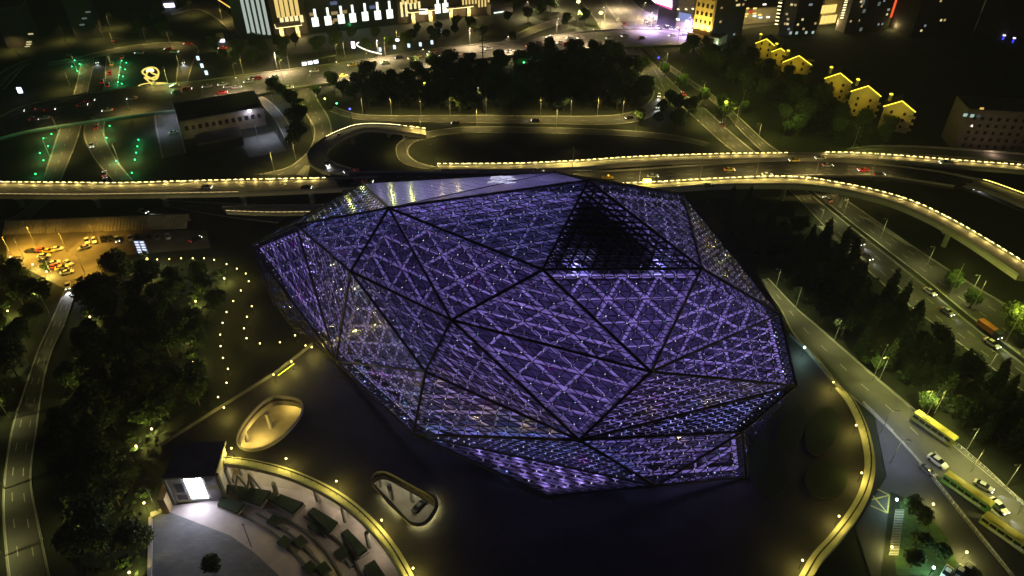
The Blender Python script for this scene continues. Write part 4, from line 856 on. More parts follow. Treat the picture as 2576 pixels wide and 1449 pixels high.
# diagonal arcade to the left of the first tower
t = thing("lit_arcade", "long slanting roof edge with an amber light line at top left", "arcade", g(590, 75)); m = MB(); p, q = g(552, 16), g(618, 60); m.bar(p + Vector((0, 0, 8)), q + Vector((0, 0, 8)), 6, 1.2); m.build("roof", CONCD, t)
m = MB(); d_ = (q - p).normalized(); s_ = Vector((d_.y, -d_.x, 0)); m.bar(p + s_ * 3.3 + Vector((0, 0, 8)), q + s_ * 3.3 + Vector((0, 0, 8)), .5); m.build("edge_light", emi("amber line light", (1, .55, .1), 1.8), t)
for k in range(4): m = MB(); pp = p.lerp(q, k / 3); m.tube(pp, pp + Vector((0, 0, 7.5)), .4, .4, 6); m.build("column", CONC, t)
# golden tower and dark neighbours
GT = emi("floodlit gold wall", (1, .6, .08), .30)
t, a, b, n = block("gold_tower", "stone tower floodlit gold from its podium, right of the junction", (1738, 100), (1783, 110), 22, 75, mat("sand stone", (.42, .33, .18), .8, .15, .2))
p0 = vhit(a, n, 1739, 78); hb = p0.z
m = MB(); m.prism([a - n * 3 - (b - a) * .15, b - n * 3 + (b - a) * .6, b + n * 22 + (b - a) * .6, a + n * 22 - (b - a) * .15], 0, max(4, hb)); m.build("podium_base", mat("sand stone", (.42, .33, .18), .8), t)
for k in range(3): light('SPOT', (1, .72, .12), 36000, a.lerp(b, .15 + .35 * k) - n * 2.2 + Vector((0, 0, max(4, hb) + .6)), t, .3, 110, .8, aim=a.lerp(b, .15 + .35 * k) + n * 1.0 + Vector((0, 0, 40)), name="facade_flood")
for r_ in range(7):
    for c_ in range(4):
        m = MB(); p = a.lerp(b, .14 + .24 * c_) - n * .06 + Vector((0, 0, max(4, hb) + 6 + r_ * 5)); ux = (b - a).normalized(); m.face([p - ux * .8, p + ux * .8, p + ux * .8 + Vector((0, 0, 2.4)), p - ux * .8 + Vector((0, 0, 2.4))]); m.build("window", CARGL, t)
light('POINT', (1, .6, .15), 2500, g(1725, 112) + Vector((0, -4, 6)), t, .3)
t, a, b, n = block("dark_tower", "unlit dark tower right beside the floodlit gold tower", (1786, 112), (1862, 102), 24, 80, mat("unlit facade", (.05, .04, .045), .8, .2, .2))
vstrip(t, a, n, 1815, 22, 1.5, 1.2, emi("dim warm window", (1, .68, .28), .35), "window", .1)
for x, y in ((1802, 104), (1843, 107)): put('cool', g(x, y, 4) - Vector((0, 0, 4)) + Vector((0, -2, 0)), "one of two bluish white lamps at the foot of the dark tower", "pair of lamps by the dark tower")
t, a, b, n = block("apartment_tower", "mauve grey tower with a column of small warm lights on its left edge", (1957, 88), (1990, 92), 20, 80, mat("mauve render", (.30, .24, .27), .8, .15, .2))
for i in range(9): vstrip(t, a, n, 1953 + i * 1.6, 62 - i * 9, 2.2, .7, emi("balcony lamp", (1, .85, .4), 3), "balcony_light", .3)
t, a, b, n = block("dark_tower", "black tower between the mauve tower and the yellow shopfront", (1992, 92), (2050, 88), 14, 80, mat("unlit facade", (.05, .04, .045), .8))
for x, y in ((1988, 86), (2003, 86), (2027, 85), (2044, 84.5)): vstrip(t, a, n, x, y, 1.6, 1.8, emi("pale window", (.6, .8, .7), .7), "window", .3)
t, a, b, n = block("shopfront_building", "bright yellow lit glass shopfront between two dark towers", (2060, 64), (2110, 58), 15, 30, mat("warm wall", (.35, .28, .14), .8))
for i in range(4):
    for j in range(2): vstrip(t, a, n, 2066 + i * 10, 60 - j * 26 - i, 3.0, 5.5, emi("yellow shop window", (1, .75, .2), 1.3), "window", .3)
for x in (2070, 2092): light('POINT', (1, .8, .3), 2600, g(x, 70) + Vector((0, -3, 5)), t, .3)
t, a, b, n = block("apartment_tower", "grey tower with a string of small warm lights left of the red sign", (2122, 84), (2160, 80), 9, 80, mat("grey tower wall", (.2, .17, .18), .8))
for i in range(8): vstrip(t, a, n, 2117 + i * 1.7, 46 - i * 6.5, 2.2, .7, emi("balcony lamp", (1, .85, .4), 3), "balcony_light", .3)
t, a, b, n = block("dark_tower", "black tower left of the vertical red sign", (2162, 84), (2228, 76), 20, 80, mat("unlit facade", (.05, .04, .045), .8))
for x, y in ((2172, 32), (2170, 12), (2210, 14), (2164, 78)): vstrip(t, a, n, x, y, 2, 2.4, emi("dim grey window", (.5, .6, .55), .22), "window", .3)
t, a, b, n = block("olive_block", "olive lit building with a vertical red sign", (2236, 66), (2275, 60), 16, 50, mat("olive wall", (.2, .2, .07), .8))
vstrip(t, a, n, 2239, 44, 2.6, 13, emi("red sign", (1, .12, .03), 1.2), "red_sign", .4); light('POINT', (1, .8, .3), 2000, g(2240, 72) + Vector((0, -3, 3)), t, .3)
t, a, b, n = block("dark_tower", "broad black tower at the top between the red sign and the bright roof", (2290, 96), (2445, 88), 24, 80, mat("unlit facade", (.05, .04, .045), .8))
t, a, b, n = block("market_hall", "hall with a glowing cream roof at the top right corner", (2462, 34), (2552, 30), 20, 10, mat("market wall", (.3, .28, .2), .8))
m = MB(); m.prism([a - n * 1, b - n * 1, b + n * 16, a + n * 16], 11.2, 11.6); m.build("glowing_canopy", emi("cream canopy glow", (1, .95, .6), 1.6), t)
m = MB(); p, q = g(2470, 28), g(2530, 18); m.bar(p + Vector((0, -4, 4)), q + Vector((0, -4, 4)), 2.2, .5); m.build("lit_awning", emi("cream canopy glow", (1, .95, .6), 1.6), t)
m = MB(); p, q = g(2478, 52), g(2507, 46); m.bar(p + Vector((0, -1, 4)), q + Vector((0, -1, 4)), 1.6, .4); m.build("lit_awning", emi("cream canopy glow", (1, .95, .6), 1.6), t)
light('POINT', (.9, 1, .5), 3500, g(2490, 60) + Vector((0, 0, 6)), t, .4)
t, a, b, n = block("apartment_block", "dark reddish block at the top right corner", (2500, 100), (2600, 96), 20, 34, mat("reddish unlit wall", (.09, .05, .05), .8))
for x, y in ((2522, 100), (2547, 107)):
    t = thing("blue_lantern", "small blue and white lantern at the upper right", "lantern", g(x, y), 0, "blue lanterns upper right"); p = g(x, y); m = MB(); m.tube(p, p + Vector((0, 0, 2.6)), .5, .5, 8); m.build("lantern_body", emi("blue lantern", (.05, .05, 1), 1.5), t); m = MB(); m.tube(p + Vector((0, 0, 2.6)), p + Vector((0, 0, 3.2)), .9, .9, 8); m.build("lantern_cap", emi("lantern cap", (.8, .85, 1), 2), t)
# scattered dim room lights on the dark towers
r = random.Random(21); wm = [emi("room warm", (1, .7, .3), .5), emi("room cool", (.6, .75, .8), .35), emi("room yellow", (1, .85, .4), .9)]
for o_ in [o_ for o_ in SC.objects if o_.get("category") == "building" and o_.parent is None and o_.name.split(".")[0] in ("dark_tower", "apartment_tower", "olive_block")]:
    me_ = [c for c in o_.children if c.name.startswith("wall")][0].data; v0, v1 = me_.vertices[0].co + o_.location, me_.vertices[1].co + o_.location; n_ = Vector((-(v1 - v0).y, (v1 - v0).x, 0)).normalized(); n_ = -n_ if n_.y < 0 else n_; ux = (v1 - v0).normalized(); L = (v1 - v0).length
    for k in range(9):
        q = v0 + ux * r.uniform(1.5, L - 2.5) - n_ * .12 + Vector((0, 0, 4 + 3.1 * r.randrange(0, 12))); m = MB(); m.face([q, q + ux * 1.5, q + ux * 1.5 + Vector((0, 0, 1.4)), q + Vector((0, 0, 1.4))]); m.build("window", wm[r.randrange(3)], o_)
# advertising screen at top
t, a, b, n = block("screen_block", "dark commercial block carrying a huge pink and white screen at top centre", (1652, 60), (1728, 74), 24, 60, mat("dark violet wall", (.09, .08, .12), .7))
t.location = t.location
m = MB(); p = [vhit(a - n * .5, n, *q) for q in ((1626, -12), (1690, -12), (1690, 22), (1650, 8))]; m.face(p); o = m.build("video_screen", emi("pink white screen", (1, .8, .95), 9, True), t)
m = MB(); p = [vhit(a - n * .7, n, *q) for q in ((1650, 6), (1690, 19), (1690, 25), (1648, 9))]; m.face(p); m.build("screen_border", emi("pink screen band", (1, .1, .3), 2), t)
t, a, b, n = block("shop_building", "lit shop building with a blue and white billboard left of the gold tower", (1698, 76), (1738, 84), 14, 22, mat("shop wall", (.3, .28, .22), .8))
vstrip(t, a, n, 1722, 52, 9, 5, emi("blue billboard", (.35, .4, .85), .8), "billboard", .5)
for x, y in ((1706, 50), (1730, 54)): vstrip(t, a, n, x, y, 2.4, 1, emi("shop lamp", (.9, 1, .75), 5), "wall_lamp", .8)
for x, y in ((1707, 24), (1727, 24), (1744, 23), (1706, 70), (1730, 70)): vstrip(t, a, n, x, y, 1.6, .7, emi("balcony lamp", (1, .85, .4), 3), "wall_lamp", .8)
t, a, b, n = block("shop_row", "row of lit shops seen between the two dark towers", (1864, 62), (1950, 56), 12, 10, mat("shop wall", (.3, .28, .22), .8))
for i, (x, y, c) in enumerate([(1860, 23, 'y'), (1878, 22, 'y'), (1897, 22, 'y'), (1868, 31, 'r'), (1887, 30, 'r'), (1876, 36, 'y'), (1896, 35, 'y'), (1909, 38, 'y'), (1896, 41, 'c'), (1862, 42, 'y'), (1873, 42, 'y'), (1911, 45, 'c'), (1930, 44, 'w'), (1921, 12, 'w'), (1898, 68, 'c'), (1925, 70, 'c'), (1886, 70, 'w')]):
    vstrip(t, a, n, x, y, 2.6, 1.1, {'y': emi("shop yellow", (1, .7, .15), 1.6), 'r': emi("shop red", (1, .03, .03), 1.1), 'c': emi("shop cyan", (.7, .9, 1), 1.8), 'w': emi("shop white", (1, .95, .8), 2)}[c], "shop_sign", 1.2)
for x in (1875, 1915, 1940): light('POINT', (1, .75, .25), 2200, g(x, 68) + Vector((0, -3, 6)), t, .3)
# gabled houses outlined in yellow light
YL = emi("yellow roof line light", (1, .8, .05), 2.6, False); WALLY = mat("pale house plaster", (.5, .44, .3), .8, .12, .3); ROOFD = mat("dark roof tiles", (.05, .035, .03), .8, .3, 1)
def house(px, py, w_, h_, dep, label, side=False, rz=-.5):
    gp = h_ + w_ * .28; p = g(px, py, gp); p = Vector((p.x, p.y, 0)); t = thing("gabled_house", label, "house", p, 0, None)
    co, si = math.cos(rz), math.sin(rz); U = Vector((co, si, 0)); N = Vector((-si, co, 0)); q = [p - U * w_ / 2, p + U * w_ / 2]; m = MB(); Z = lambda z: Vector((0, 0, z))
    m.face([q[0], q[1], q[1] + Z(h_), p + Z(gp), q[0] + Z(h_)]); m.face([q[1] + N * dep, q[0] + N * dep, q[0] + N * dep + Z(h_), p + N * dep + Z(gp), q[1] + N * dep + Z(h_)])
    m.face([q[0] + N * dep, q[0], q[0] + Z(h_), q[0] + N * dep + Z(h_)]); m.face([q[1], q[1] + N * dep, q[1] + N * dep + Z(h_), q[1] + Z(h_)]); m.build("wall", WALLY, t)
    m = MB(); o_ = -N * .6
    for s, e in ((q[0] - U * .6, -1), (q[1] + U * .6, 1)):
        m.face([s + o_ + Z(h_ - .3), p + o_ + Z(gp + .15), p + N * (dep + .6) + Z(gp + .15), s + N * (dep + .6) + Z(h_ - .3)])
    m.build("roof", ROOFD, t)
    m = MB(); m.bar(q[0] - U * .6 + o_ + Z(h_ - .3), p + o_ + Z(gp + .2), .35); m.bar(p + o_ + Z(gp + .2), q[1] + U * .6 + o_ + Z(h_ - .3), .35); m.build("roof_line_light", YL, t)
    m = MB(); c = q[0] + U * 1.2 + N * 2; m.box(c + Z(gp), (1.1, 1.1, 3)); m.build("chimney", WALLY, t)
    m = MB(); m.box(c + Z(gp + 1.7), (1.3, 1.3, .5)); m.build("chimney_light", YL, t)
    for r_ in range(3):
        for c_ in (-.22, .22):
            m = MB(); s = p + U * (w_ * c_) - N * .06 + Z(2.2 + r_ * 3.3); m.face([s - U * .55, s + U * .55, s + U * .55 + Z(1.5), s - U * .55 + Z(1.5)]); m.build("window", CARGL, t)
    for r_ in range(3): m = MB(); m.box(q[1] - U * .2 - N * .7 + Z(2.5 + r_ * 3.2), (3.2, 1.4, 1.0), rz); m.build("balcony", WALLY, t)
    light('POINT', (1, .72, .03), 480, p - N * 4.5 + Z(h_ * .85), t, .3, name="facade_light"); light('POINT', (1, .72, .03), 200, p - N * 4.5 - U * 4 + Z(h_ * .35), t, .3, name="facade_light")
house(1929, 98, 11, 9.5, 10, "yellow outlined gabled house farthest along the row"); house(1965, 121.5, 9, 8, 9, "small yellow outlined gabled house second in the row"); house(2010, 140, 15, 6.5, 9, "long low yellow lit house with a straight eave light", rz=-.3)
house(2114.5, 184, 13, 12, 10, "yellow outlined gabled house third from the near end of the row"); house(2184.5, 216, 13.5, 13, 10, "tallest yellow outlined gabled house with chimney second from the near end"); house(2269.5, 254, 13.5, 12, 10, "yellow outlined gabled house nearest the viewer at the end of the row")
# apartment block far right, long building left of centre
t, a, b, n = block("apartment_block", "unlit reddish apartment block with two cyan windows at the right edge", (2396, 378), (2640, 392), 16, 20, mat("unlit brick wall", (.17, .135, .13), .85, .2, .4))
for i, (x, y, c) in enumerate([(2427, 293, 1), (2444, 295, 1), (2468, 278, 2), (2460, 296, 3)]): vstrip(t, a, n, x, y, 1.6, 1.5, [None, emi("cyan window", (.6, .95, .8), .6), emi("amber window", (1, .6, .15), .9), emi("faint window", (.3, .4, .4), .15)][c], "window", .1)
for r_ in range(5):
    for c_ in range(9):
        m = MB(); ux = (b - a).normalized(); s = a + ux * (3 + c_ * 3.6) - n * .07 + Vector((0, 0, 2 + r_ * 3.4)); m.face([s, s + ux * 1.4, s + ux * 1.4 + Vector((0, 0, 1.6)), s + Vector((0, 0, 1.6))]); m.build("window", CARGL, t)
light('POINT', (1, .7, .5), 700, g(2470, 400) + Vector((0, -6, 7)), t, .4)  # added fill light without a fixture, lifts the block's front
t, a, b, n = block("long_building", "long low dark roofed building with a dim windowed front at upper left", (462, 352), (672, 314), 24, 9, mat("dim cream wall", (.2, .17, .13), .8, .12, .3))
ux = (b - a).normalized(); L = (b - a).length
for i in range(12):
    m = MB(); s = a + ux * (L * (.05 + .078 * i)) - n * .08 + Vector((0, 0, 4.4)); m.face([s, s + ux * 1.7, s + ux * 1.7 + Vector((0, 0, 2.2)), s + Vector((0, 0, 2.2))]); m.build("window", CARGL, t)
m = MB(); m.prism([a + ux * (L * .02) + n * 3, b - ux * (L * .03) + n * 3, b - ux * (L * .2) + n * 22, a + n * 22], 9.8, 10.6); m.build("upper_roof", mat("dark roof sheet", (.02, .02, .03), .7), t)
p = b - ux * 7 - n * 1.2 + Vector((0, 0, 9.3)); m = MB(); m.box(p, (1.6, .8, .6)); m.build("wall_lamp", GLOBEC, t); light('POINT', (.65, .65, 1), 1300, p + Vector((0, -.8, -.8)), t, .2)
for k in range(3): light('POINT', (1, .75, .35), 160, a.lerp(b, .15 + .25 * k) - n * 5 + Vector((0, 0, 5)), t, .3)
t, a, b, n = block("annex_building", "dark annex with a pale edge lamp below the long building", (500, 385), (615, 365), 12, 4, mat("dark roof sheet", (.02, .02, .03), .7)); vstrip(t, a, n, 585, 400, 1.2, .3, GLOBEC, "lamp"); vstrip(t, a, n, 551, 399, 1.2, .3, GLOBEC, "lamp")
t, a, b, n = block("apartment_tower", "unlit tower with three small lit windows far at upper left", (190, 96), (250, 90), 20, 40, mat("unlit facade", (.05, .04, .045), .8))
for x, y in ((222, 32), (213, 48), (207, 64)): vstrip(t, a, n, x, y, 3, 1, emi("dim grey window", (.5, .6, .55), .8), "window", .2)
t, a, b, n = block("apartment_block", "unlit block with four stacked lit windows at the left edge", (20, 122), (90, 116), 16, 24, mat("unlit facade", (.05, .04, .045), .8))
for x, y in ((74, 121), (73, 127), (70, 133), (78, 101)): vstrip(t, a, n, x, y - 14, 3, .9, emi("dim warm strip window", (1, .85, .4), .7), "window", .2)
t, a, b, n = block("kiosk", "small kiosk with a glaring bluish white front at the top left", (412, 22), (442, 20), 8, 6, mat("kiosk wall", (.62, .6, .6), .8))
vstrip(t, a, n, 427, 18, 7, 2.6, emi("kiosk glare", (.7, .7, 1), 6, True), "lit_front", .3)
t, a, b, n = block("kiosk", "small kiosk with an orange wall and white lit front left of the offices", (548, 108), (566, 106), 6, 6, mat("ochre plaster", (.4, .28, .12), .8))
vstrip(t, a, n, 557, 106, 4.5, 1.8, emi("kiosk glare", (.7, .7, 1), 6, True), "lit_front", .3)
# golden ribbon sculpture
t = thing("ribbon_sculpture", "glowing golden knot shaped sculpture on the dark lawn at upper left", "sculpture", g(390, 218)); bs = g(390, 218); m = MB()
for rx_, rz2, cz_, ty in ((4.3, 3.3, 7.6, 1.5), (2.8, 1.9, 7.0, -1.8)):
    pts = [bs + Vector((rx_ * math.cos(a_), ty * math.sin(2 * a_), cz_ + rz2 * math.sin(a_))) for a_ in [i / 40 * 2 * math.pi for i in range(41)]]
    for i in range(40): m.tube(pts[i], pts[i + 1], .5, .5, 5)
m.tube(bs + Vector((-4.5, 0, 5.5)), bs + Vector((-1, 0, 1)), .5, .4, 5); m.tube(bs + Vector((-1, 0, 1)), bs + Vector((6, 0, 2.2)), .5, .4, 5)
m.build("ribbon", emi("golden ribbon", (1, .78, .16), 1.2), t); m = MB(); m.tube(bs, bs + Vector((0, 0, 3.4)), 1.2, .8, 8); m.build("pedestal", CONC, t)
m = MB()
for i in range(24): a_, b_ = i / 24 * 6.283, (i + 1) / 24 * 6.283; m.bar(bs + Vector((9 * math.cos(a_), 4.5 * math.sin(a_), .6)), bs + Vector((9 * math.cos(b_), 4.5 * math.sin(b_), .6)), .45)
m.build("base_ring", emi("golden ribbon", (1, .78, .16), 1.2), t); m = MB(); m.box(bs + Vector((0, 0, 9.6)), (4.0, 2.0, 1.4), top=.7); m.build("core", emi("sculpture core", (1, .9, .4), 2.6), t)
light('POINT', (.2, 1, .3), 1500, bs + Vector((12, -4, 3)), t, .4); light('POINT', (1, .8, .2), 900, bs + Vector((0, -3, 4)), t, .4)
# ribbed embankment wall, sign board, kiosks, mast
t = thing("ribbed_wall", "amber lit sloping retaining wall with vertical ribs behind the parking lot", "retaining wall", g(150, 585)); p, q = g(5, 592), g(470, 575); u = (q - p).normalized(); nn = Vector((-u.y, u.x, 0)); m = MB(); L = (q - p).length; k = int(L / 1.3)
m.face([p, q, q + nn * 5 + Vector((0, 0, 3.4)), p + nn * 5 + Vector((0, 0, 3.4))]); m.face([p + nn * 5 + Vector((0, 0, 3.4)), q + nn * 5 + Vector((0, 0, 3.4)), q + nn * 6 + Vector((0, 0, 3.4)), p + nn * 6 + Vector((0, 0, 3.4))]); m.face([p + nn * 6, p + nn * 6 + Vector((0, 0, 3.4)), q + nn * 6 + Vector((0, 0, 3.4)), q + nn * 6]); m.build("slope", mat("wall render", (.3, .26, .18), .85), t)
m = MB()
for i in range(k): s = p + u * (i * 1.3 + .5); m.bar(s + Vector((0, 0, .1)), s + nn * 5 + Vector((0, 0, 3.5)), .3, .35)
m.build("ribs", CONC, t)
t = thing("sign_board", "white lit notice board with two columns of panels by the parking lot", "sign board", g(362, 652)); p = g(364, 645); m = MB(); m.box(p + Vector((0, 0, 4.2)), (4.2, .3, 6.2)); m.build("board", mat("board blue", (.1, .12, .3), .6), t)
for i in range(5):
    for j in range(2): m = MB(); m.box(p + Vector((-1 + 2 * j, -.2, 1.9 + i * 1.15)), (1.45, .06, .75)); m.build("panel", emi("white panel light", (.7, .78, 1), 1.3), t)
m = MB(); m.box(p + Vector((-1.5, 0, .6)), (.2, .2, 1.2)); m.box(p + Vector((1.5, 0, .6)), (.2, .2, 1.2)); m.build("legs", STEEL, t)
t = thing("lattice_mast", "tall thin dark mast standing in the central wood", "mast", g(1218, 290)); p = g(1218, 285); m = MB(); m.tube(p, p + Vector((0, 0, 42)), .5, .25, 6)
for i in range(6): m.bar(p + Vector((-1.6, 0, 26 + i * 3)), p + Vector((1.6, 0, 26 + i * 3)), .3)
m.build("pole", STEEL, t)
for (x, y, c, h_, lab) in [(1001, 113, (.9, .95, 1), 1.4, "round white glowing lantern in the square beyond the boulevard"), (891, 131, (1, .8, .95), 4, "pink white lit pillar sign at the boulevard kerb"), (58, 245, (.7, .75, 1), 3, "bluish white lit box alone in the dark at left")]:
    p = g(x, y + 2, 0); t = thing("lit_pillar", lab, "lit sign", p); m = MB(); m.tube(p, p + Vector((0, 0, 3)), .25, .25, 6); m.build("post", STEEL, t); m = MB(); m.box(p + Vector((0, 0, 3 + h_ / 2)), (2.2, .8, h_)); m.build("lit_panel", emi("pillar light " + str(c), c, 3.5), t)
for x, y in [(957, 130), (993, 124), (1029, 120), (1058, 117), (1087, 112), (1108, 82), (500, 152), (510, 171), (521, 189)]:
    p = g(x, y + 2); t = thing("lit_advert_stand", "small cyan white lit advert stand beside the boulevard", "lit sign", p, 0, "lit advert stands by the boulevard"); m = MB(); m.box(p + Vector((0, 0, 1.9)), (1.6, .4, 2.4)); m.build("lit_panel", emi("advert light", (.65, .9, 1), 1.8), t); m = MB(); m.box(p + Vector((0, 0, .35)), (1.0, .3, .7)); m.build("foot", STEEL, t)
t = thing("bus_shelter", "long bus shelter with white lit advert panels on the boulevard", "bus shelter", g(790, 165)); p, q = g(760, 168), g(845, 153); m = MB(); m.bar(p + Vector((0, 1, 3)), q + Vector((0, 1, 3)), 2.4, .2); m.build("roof", CONCD, t)
for i in range(3): s = p.lerp(q, .02 + .17 * i); e = p.lerp(q, .15 + .17 * i); m = MB(); m.bar(s + Vector((0, -.6, 1.7)), e + Vector((0, -.6, 1.7)), .15, 2); m.build("advert_panel", emi("shelter panel", (.85, .9, 1), 3), t)
for i in range(6): s = p.lerp(q, i / 5); m = MB(); m.tube(s + Vector((0, 1, 0)), s + Vector((0, 1, 3)), .1, .1, 6); m.build("post", POLE, t)
t = thing("curved_light_wall", "white glowing hook shaped light line beside the boulevard square", "light feature", g(930, 130)); m = MB(); P = resample([g(903, 110), g(897, 115), g(906, 122), g(930, 132), (g(960, 139))], 24)
for i in range(24): m.bar(P[i] + Vector((0, 0, .9)), P[i + 1] + Vector((0, 0, .9)), .5, .5)
m.build("light_line", emi("hook light", (1, .97, .8), 2.2, True), t); m = MB()
for i in range(24): m.bar(P[i] + Vector((0, 0, .3)), P[i + 1] + Vector((0, 0, .3)), .6, .6)
m.build("low_wall", CONC, t)
p = g(1627, 461, 9.6); t = thing("beacon_sign", "glaring yellow beacon on the viaduct edge behind the hall", "beacon", (p.x, p.y, 8)); m = MB(); m.box((p.x, p.y, 10.6), (3.2, .6, 1.6)); m.build("beacon_panel", emi("beacon yellow", (1, .9, .1), 9, True), t); m = MB(); m.tube((p.x, p.y, 8), (p.x, p.y, 9.8), .12, .12, 6); m.build("post", STEEL, t)
for x, y, c, lab in [(1068, 209, (1, .9, .05), "yellow light spot inside the central wood"), (847, 260, (.1, .9, .3), "small green light at the wood edge near the slip road"), (880, 274, (.1, .1, 1), "blue light at the wood edge near the curved road"), (1204, 221, (1, .9, .6), "small warm light inside the central wood"), (1657, 145, (.05, .05, 1), "blue signal light at the underpass mouth"), (1318, 157, (.1, 1, .3), "tiny green light at the top of the central wood"), (817, 248, (1, .9, .2), "yellow light at the top corner of the central wood"), (1512, 32, (1, .85, .2), "glaring warm lamp on the avenue beyond the boulevard"), (1455, 4, (1, .85, .35), "glaring warm lamp at the very top")]:
    p = g(x, y, 8); t = thing("small_light", lab, "light", (p.x, p.y, 0)); m = MB(); m.tube((p.x, p.y, 0), (p.x, p.y, 7.4), .1, .08, 5); m.build("post", STEEL, t); m = MB(); m.ball((p.x, p.y, 8), .55 if y > 60 else 1.5, sz=.7); m.build("lamp_globe", emi("light " + str(c), c, 5), t); light('POINT', c, 500 if y > 60 else 9000, (p.x, p.y - .9, 7.0), t, .3)
# striped path on traffic island
m = MB(); p, q = g(2262, 1283), g(2246, 1398); 
t = thing("island_path", "pale slatted path strip along the green traffic island", "path"); t.location = p; m.face([p + Vector((-1, 0, .25)), q + Vector((-1, 0, .25)), q + Vector((1.2, 0, .25)), p + Vector((1.2, 0, .25))]); m.build("base", CONC, t); m = MB()
for i in range(17): s = p.lerp(q, (i + .5) / 17); m.box(s + Vector((.1, 0, .32)), (1.9, .3, .12)); 
m.build("slats", CONCD, t)
area("island_lawn", [(2262, 1262), (2290, 1258), (2340, 1300), (2380, 1350), (2420, 1449), (2255, 1449), (2250, 1400), (2266, 1300)], mat("lawn", (.035, .07, .02), .95, .4, 1))
for pts, lab in (([(2407, 1122), (2480, 1185), (2560, 1262), (2640, 1340)], "thin pale fence line on the far side of the buses"), ([(2322, 1172), (2400, 1272), (2480, 1370), (2545, 1452)], "thin pale kerb fence between the forecourt and the buses"), ([(2170, 1015), (2245, 1090)], "thin pale railing beside the access road")):
    P = resample([g(*p) for p in pts], 24); t = thing("roadside_fence", lab, "fence", P[0]); m = MB(); po = MB()
    for i in range(24):
        m.bar(P[i] + Vector((0, 0, 1)), P[i + 1] + Vector((0, 0, 1)), .08); m.bar(P[i] + Vector((0, 0, .5)), P[i + 1] + Vector((0, 0, .5)), .05); po.bar(P[i], P[i] + Vector((0, 0, 1.05)), .08)
    m.build("rails", WHITEP, t); po.build("fence_posts", WHITEP, t)

# ------------------------------------------------------------ vehicles
HL = emi("headlight", (1, .97, .85), 9); TL = emi("tail light", (1, .02, .02), 3.5)
PAINTS = {'white': (.7, .7, .68), 'silver': (.35, .36, .38), 'black': (.02, .02, .022), 'red': (.45, .03, .03), 'yellow': (.7, .5, .08), 'grey': (.12, .12, .13)}
CM = {}
def loft(mb, st, mi=0):
    b = len(mb.v)
    for x, w0, w1, z0, z1 in st:
        for y, z in ((-w0, z0), (w0, z0), (w0 * 1.02, (z0 + z1) / 2), (w1, z1), (-w1, z1), (-w0 * 1.02, (z0 + z1) / 2)): mb.v.append((x, y, z))
    for i in range(len(st) - 1):
        for k in range(6):
            j = (k + 1) % 6; mb.f.append((b + i * 6 + k, b + i * 6 + j, b + i * 6 + 6 + j, b + i * 6 + 6 + k)); mb.mi.append(mi)
    mb.f.append(tuple(b + k for k in range(5, -1, -1))); mb.f.append(tuple(b + (len(st) - 1) * 6 + k for k in range(6))); mb.mi += [mi, mi]
def car_parts():
    body = MB(); loft(body, [(-2.3, .72, .66, .42, .82), (-2.15, .86, .78, .3, .96), (-1.2, .9, .82, .26, 1.0), (1.0, .9, .82, .26, .98), (1.9, .87, .74, .28, .84), (2.3, .7, .6, .4, .66)])
    cab = MB(); loft(cab, [(-1.75, .74, .70, .93, 1.0), (-1.1, .78, .60, .93, 1.40), (.3, .78, .60, .93, 1.43), (1.15, .76, .68, .93, .99)])
    roof = MB(); loft(roof, [(-1.05, .60, .56, 1.38, 1.45), (.25, .60, .56, 1.40, 1.48)])
    def w(x, y):
        m = MB(); m.tube((x, y - .1, .33), (x, y + .1, .33), .33, .33, 12); return m
    hl = []
    for s in (-.6, .6): m = MB(); m.box((2.22, s, .62), (.16, .34, .16)); hl.append(m)
    tl = []
    for s in (-.62, .62): m = MB(); m.box((-2.27, s, .74), (.1, .32, .14)); tl.append(m)
    def me(mb, nm):
        x = bpy.data.meshes.new(nm); x.from_pydata(mb.v, [], mb.f); return x
    return me(body, "body"), me(cab, "windows"), me(roof, "roof"), [me(w(x, y), "wheel") for x in (-1.4, 1.42) for y in (-.82, .82)], [me(q, "headlight") for q in hl], [me(q, "tail_light") for q in tl]
_b, _c, _r, _w, _h, _t = car_parts()
def cars_mat(me, mt):
    k = (me.name, mt.name)
    if k not in CM: x = me.copy(); x.materials.append(mt); x.name = me.name; CM[k] = x
    return CM[k]
def heading(x, y, dx, dy, z=0): d = g(x + dx, y + dy, z) - g(x, y, z); return math.atan2(d.y, d.x)
def car(x, y, dx, dy, col, label, z=0.0, on=True, beam=0, group=None, scale=1.0, small=False, taxi=False):
    p = g(x, y, z + .7); p.z = z + .04; t = thing("car", label, "car", p, heading(x, y, dx, dy, z), group); t.scale = (scale,) * 3
    pm = mat("car paint " + col, PAINTS[col], .3, 0, spec=.6)
    def add(nm, me, mt):
        o = bpy.data.objects.new(nm, cars_mat(me, mt)); C.objects.link(o); o.parent = t; return o
    add("body", _b, pm); add("windows", _c, CARGL); add("roof", _r, pm)
    if not small:
        for q in _w: add("wheel", q, RUB)
    off1, off2 = mat("unlit lens", (.5, .5, .5), .3, 0), mat("unlit red lens", (.25, .01, .01), .3, 0)
    for q in _h: add("headlight", q, HL if on else off1)
    for q in _t: add("tail_light", q, TL if on else off2)
    if beam:
        l = light('SPOT', (.9, .95, 1), beam, (0, 0, 0), None, .1, 70, .8); l.parent = t; l.location = (2.5, 0, .8); l.rotation_euler = (0, math.radians(-82), 0)
    return t
CN = {'white': 'white', 'silver': 'silver', 'black': 'black', 'red': 'red', 'yellow': 'yellow', 'grey': 'grey'}
BG_ = "cars driving on the boulevard"
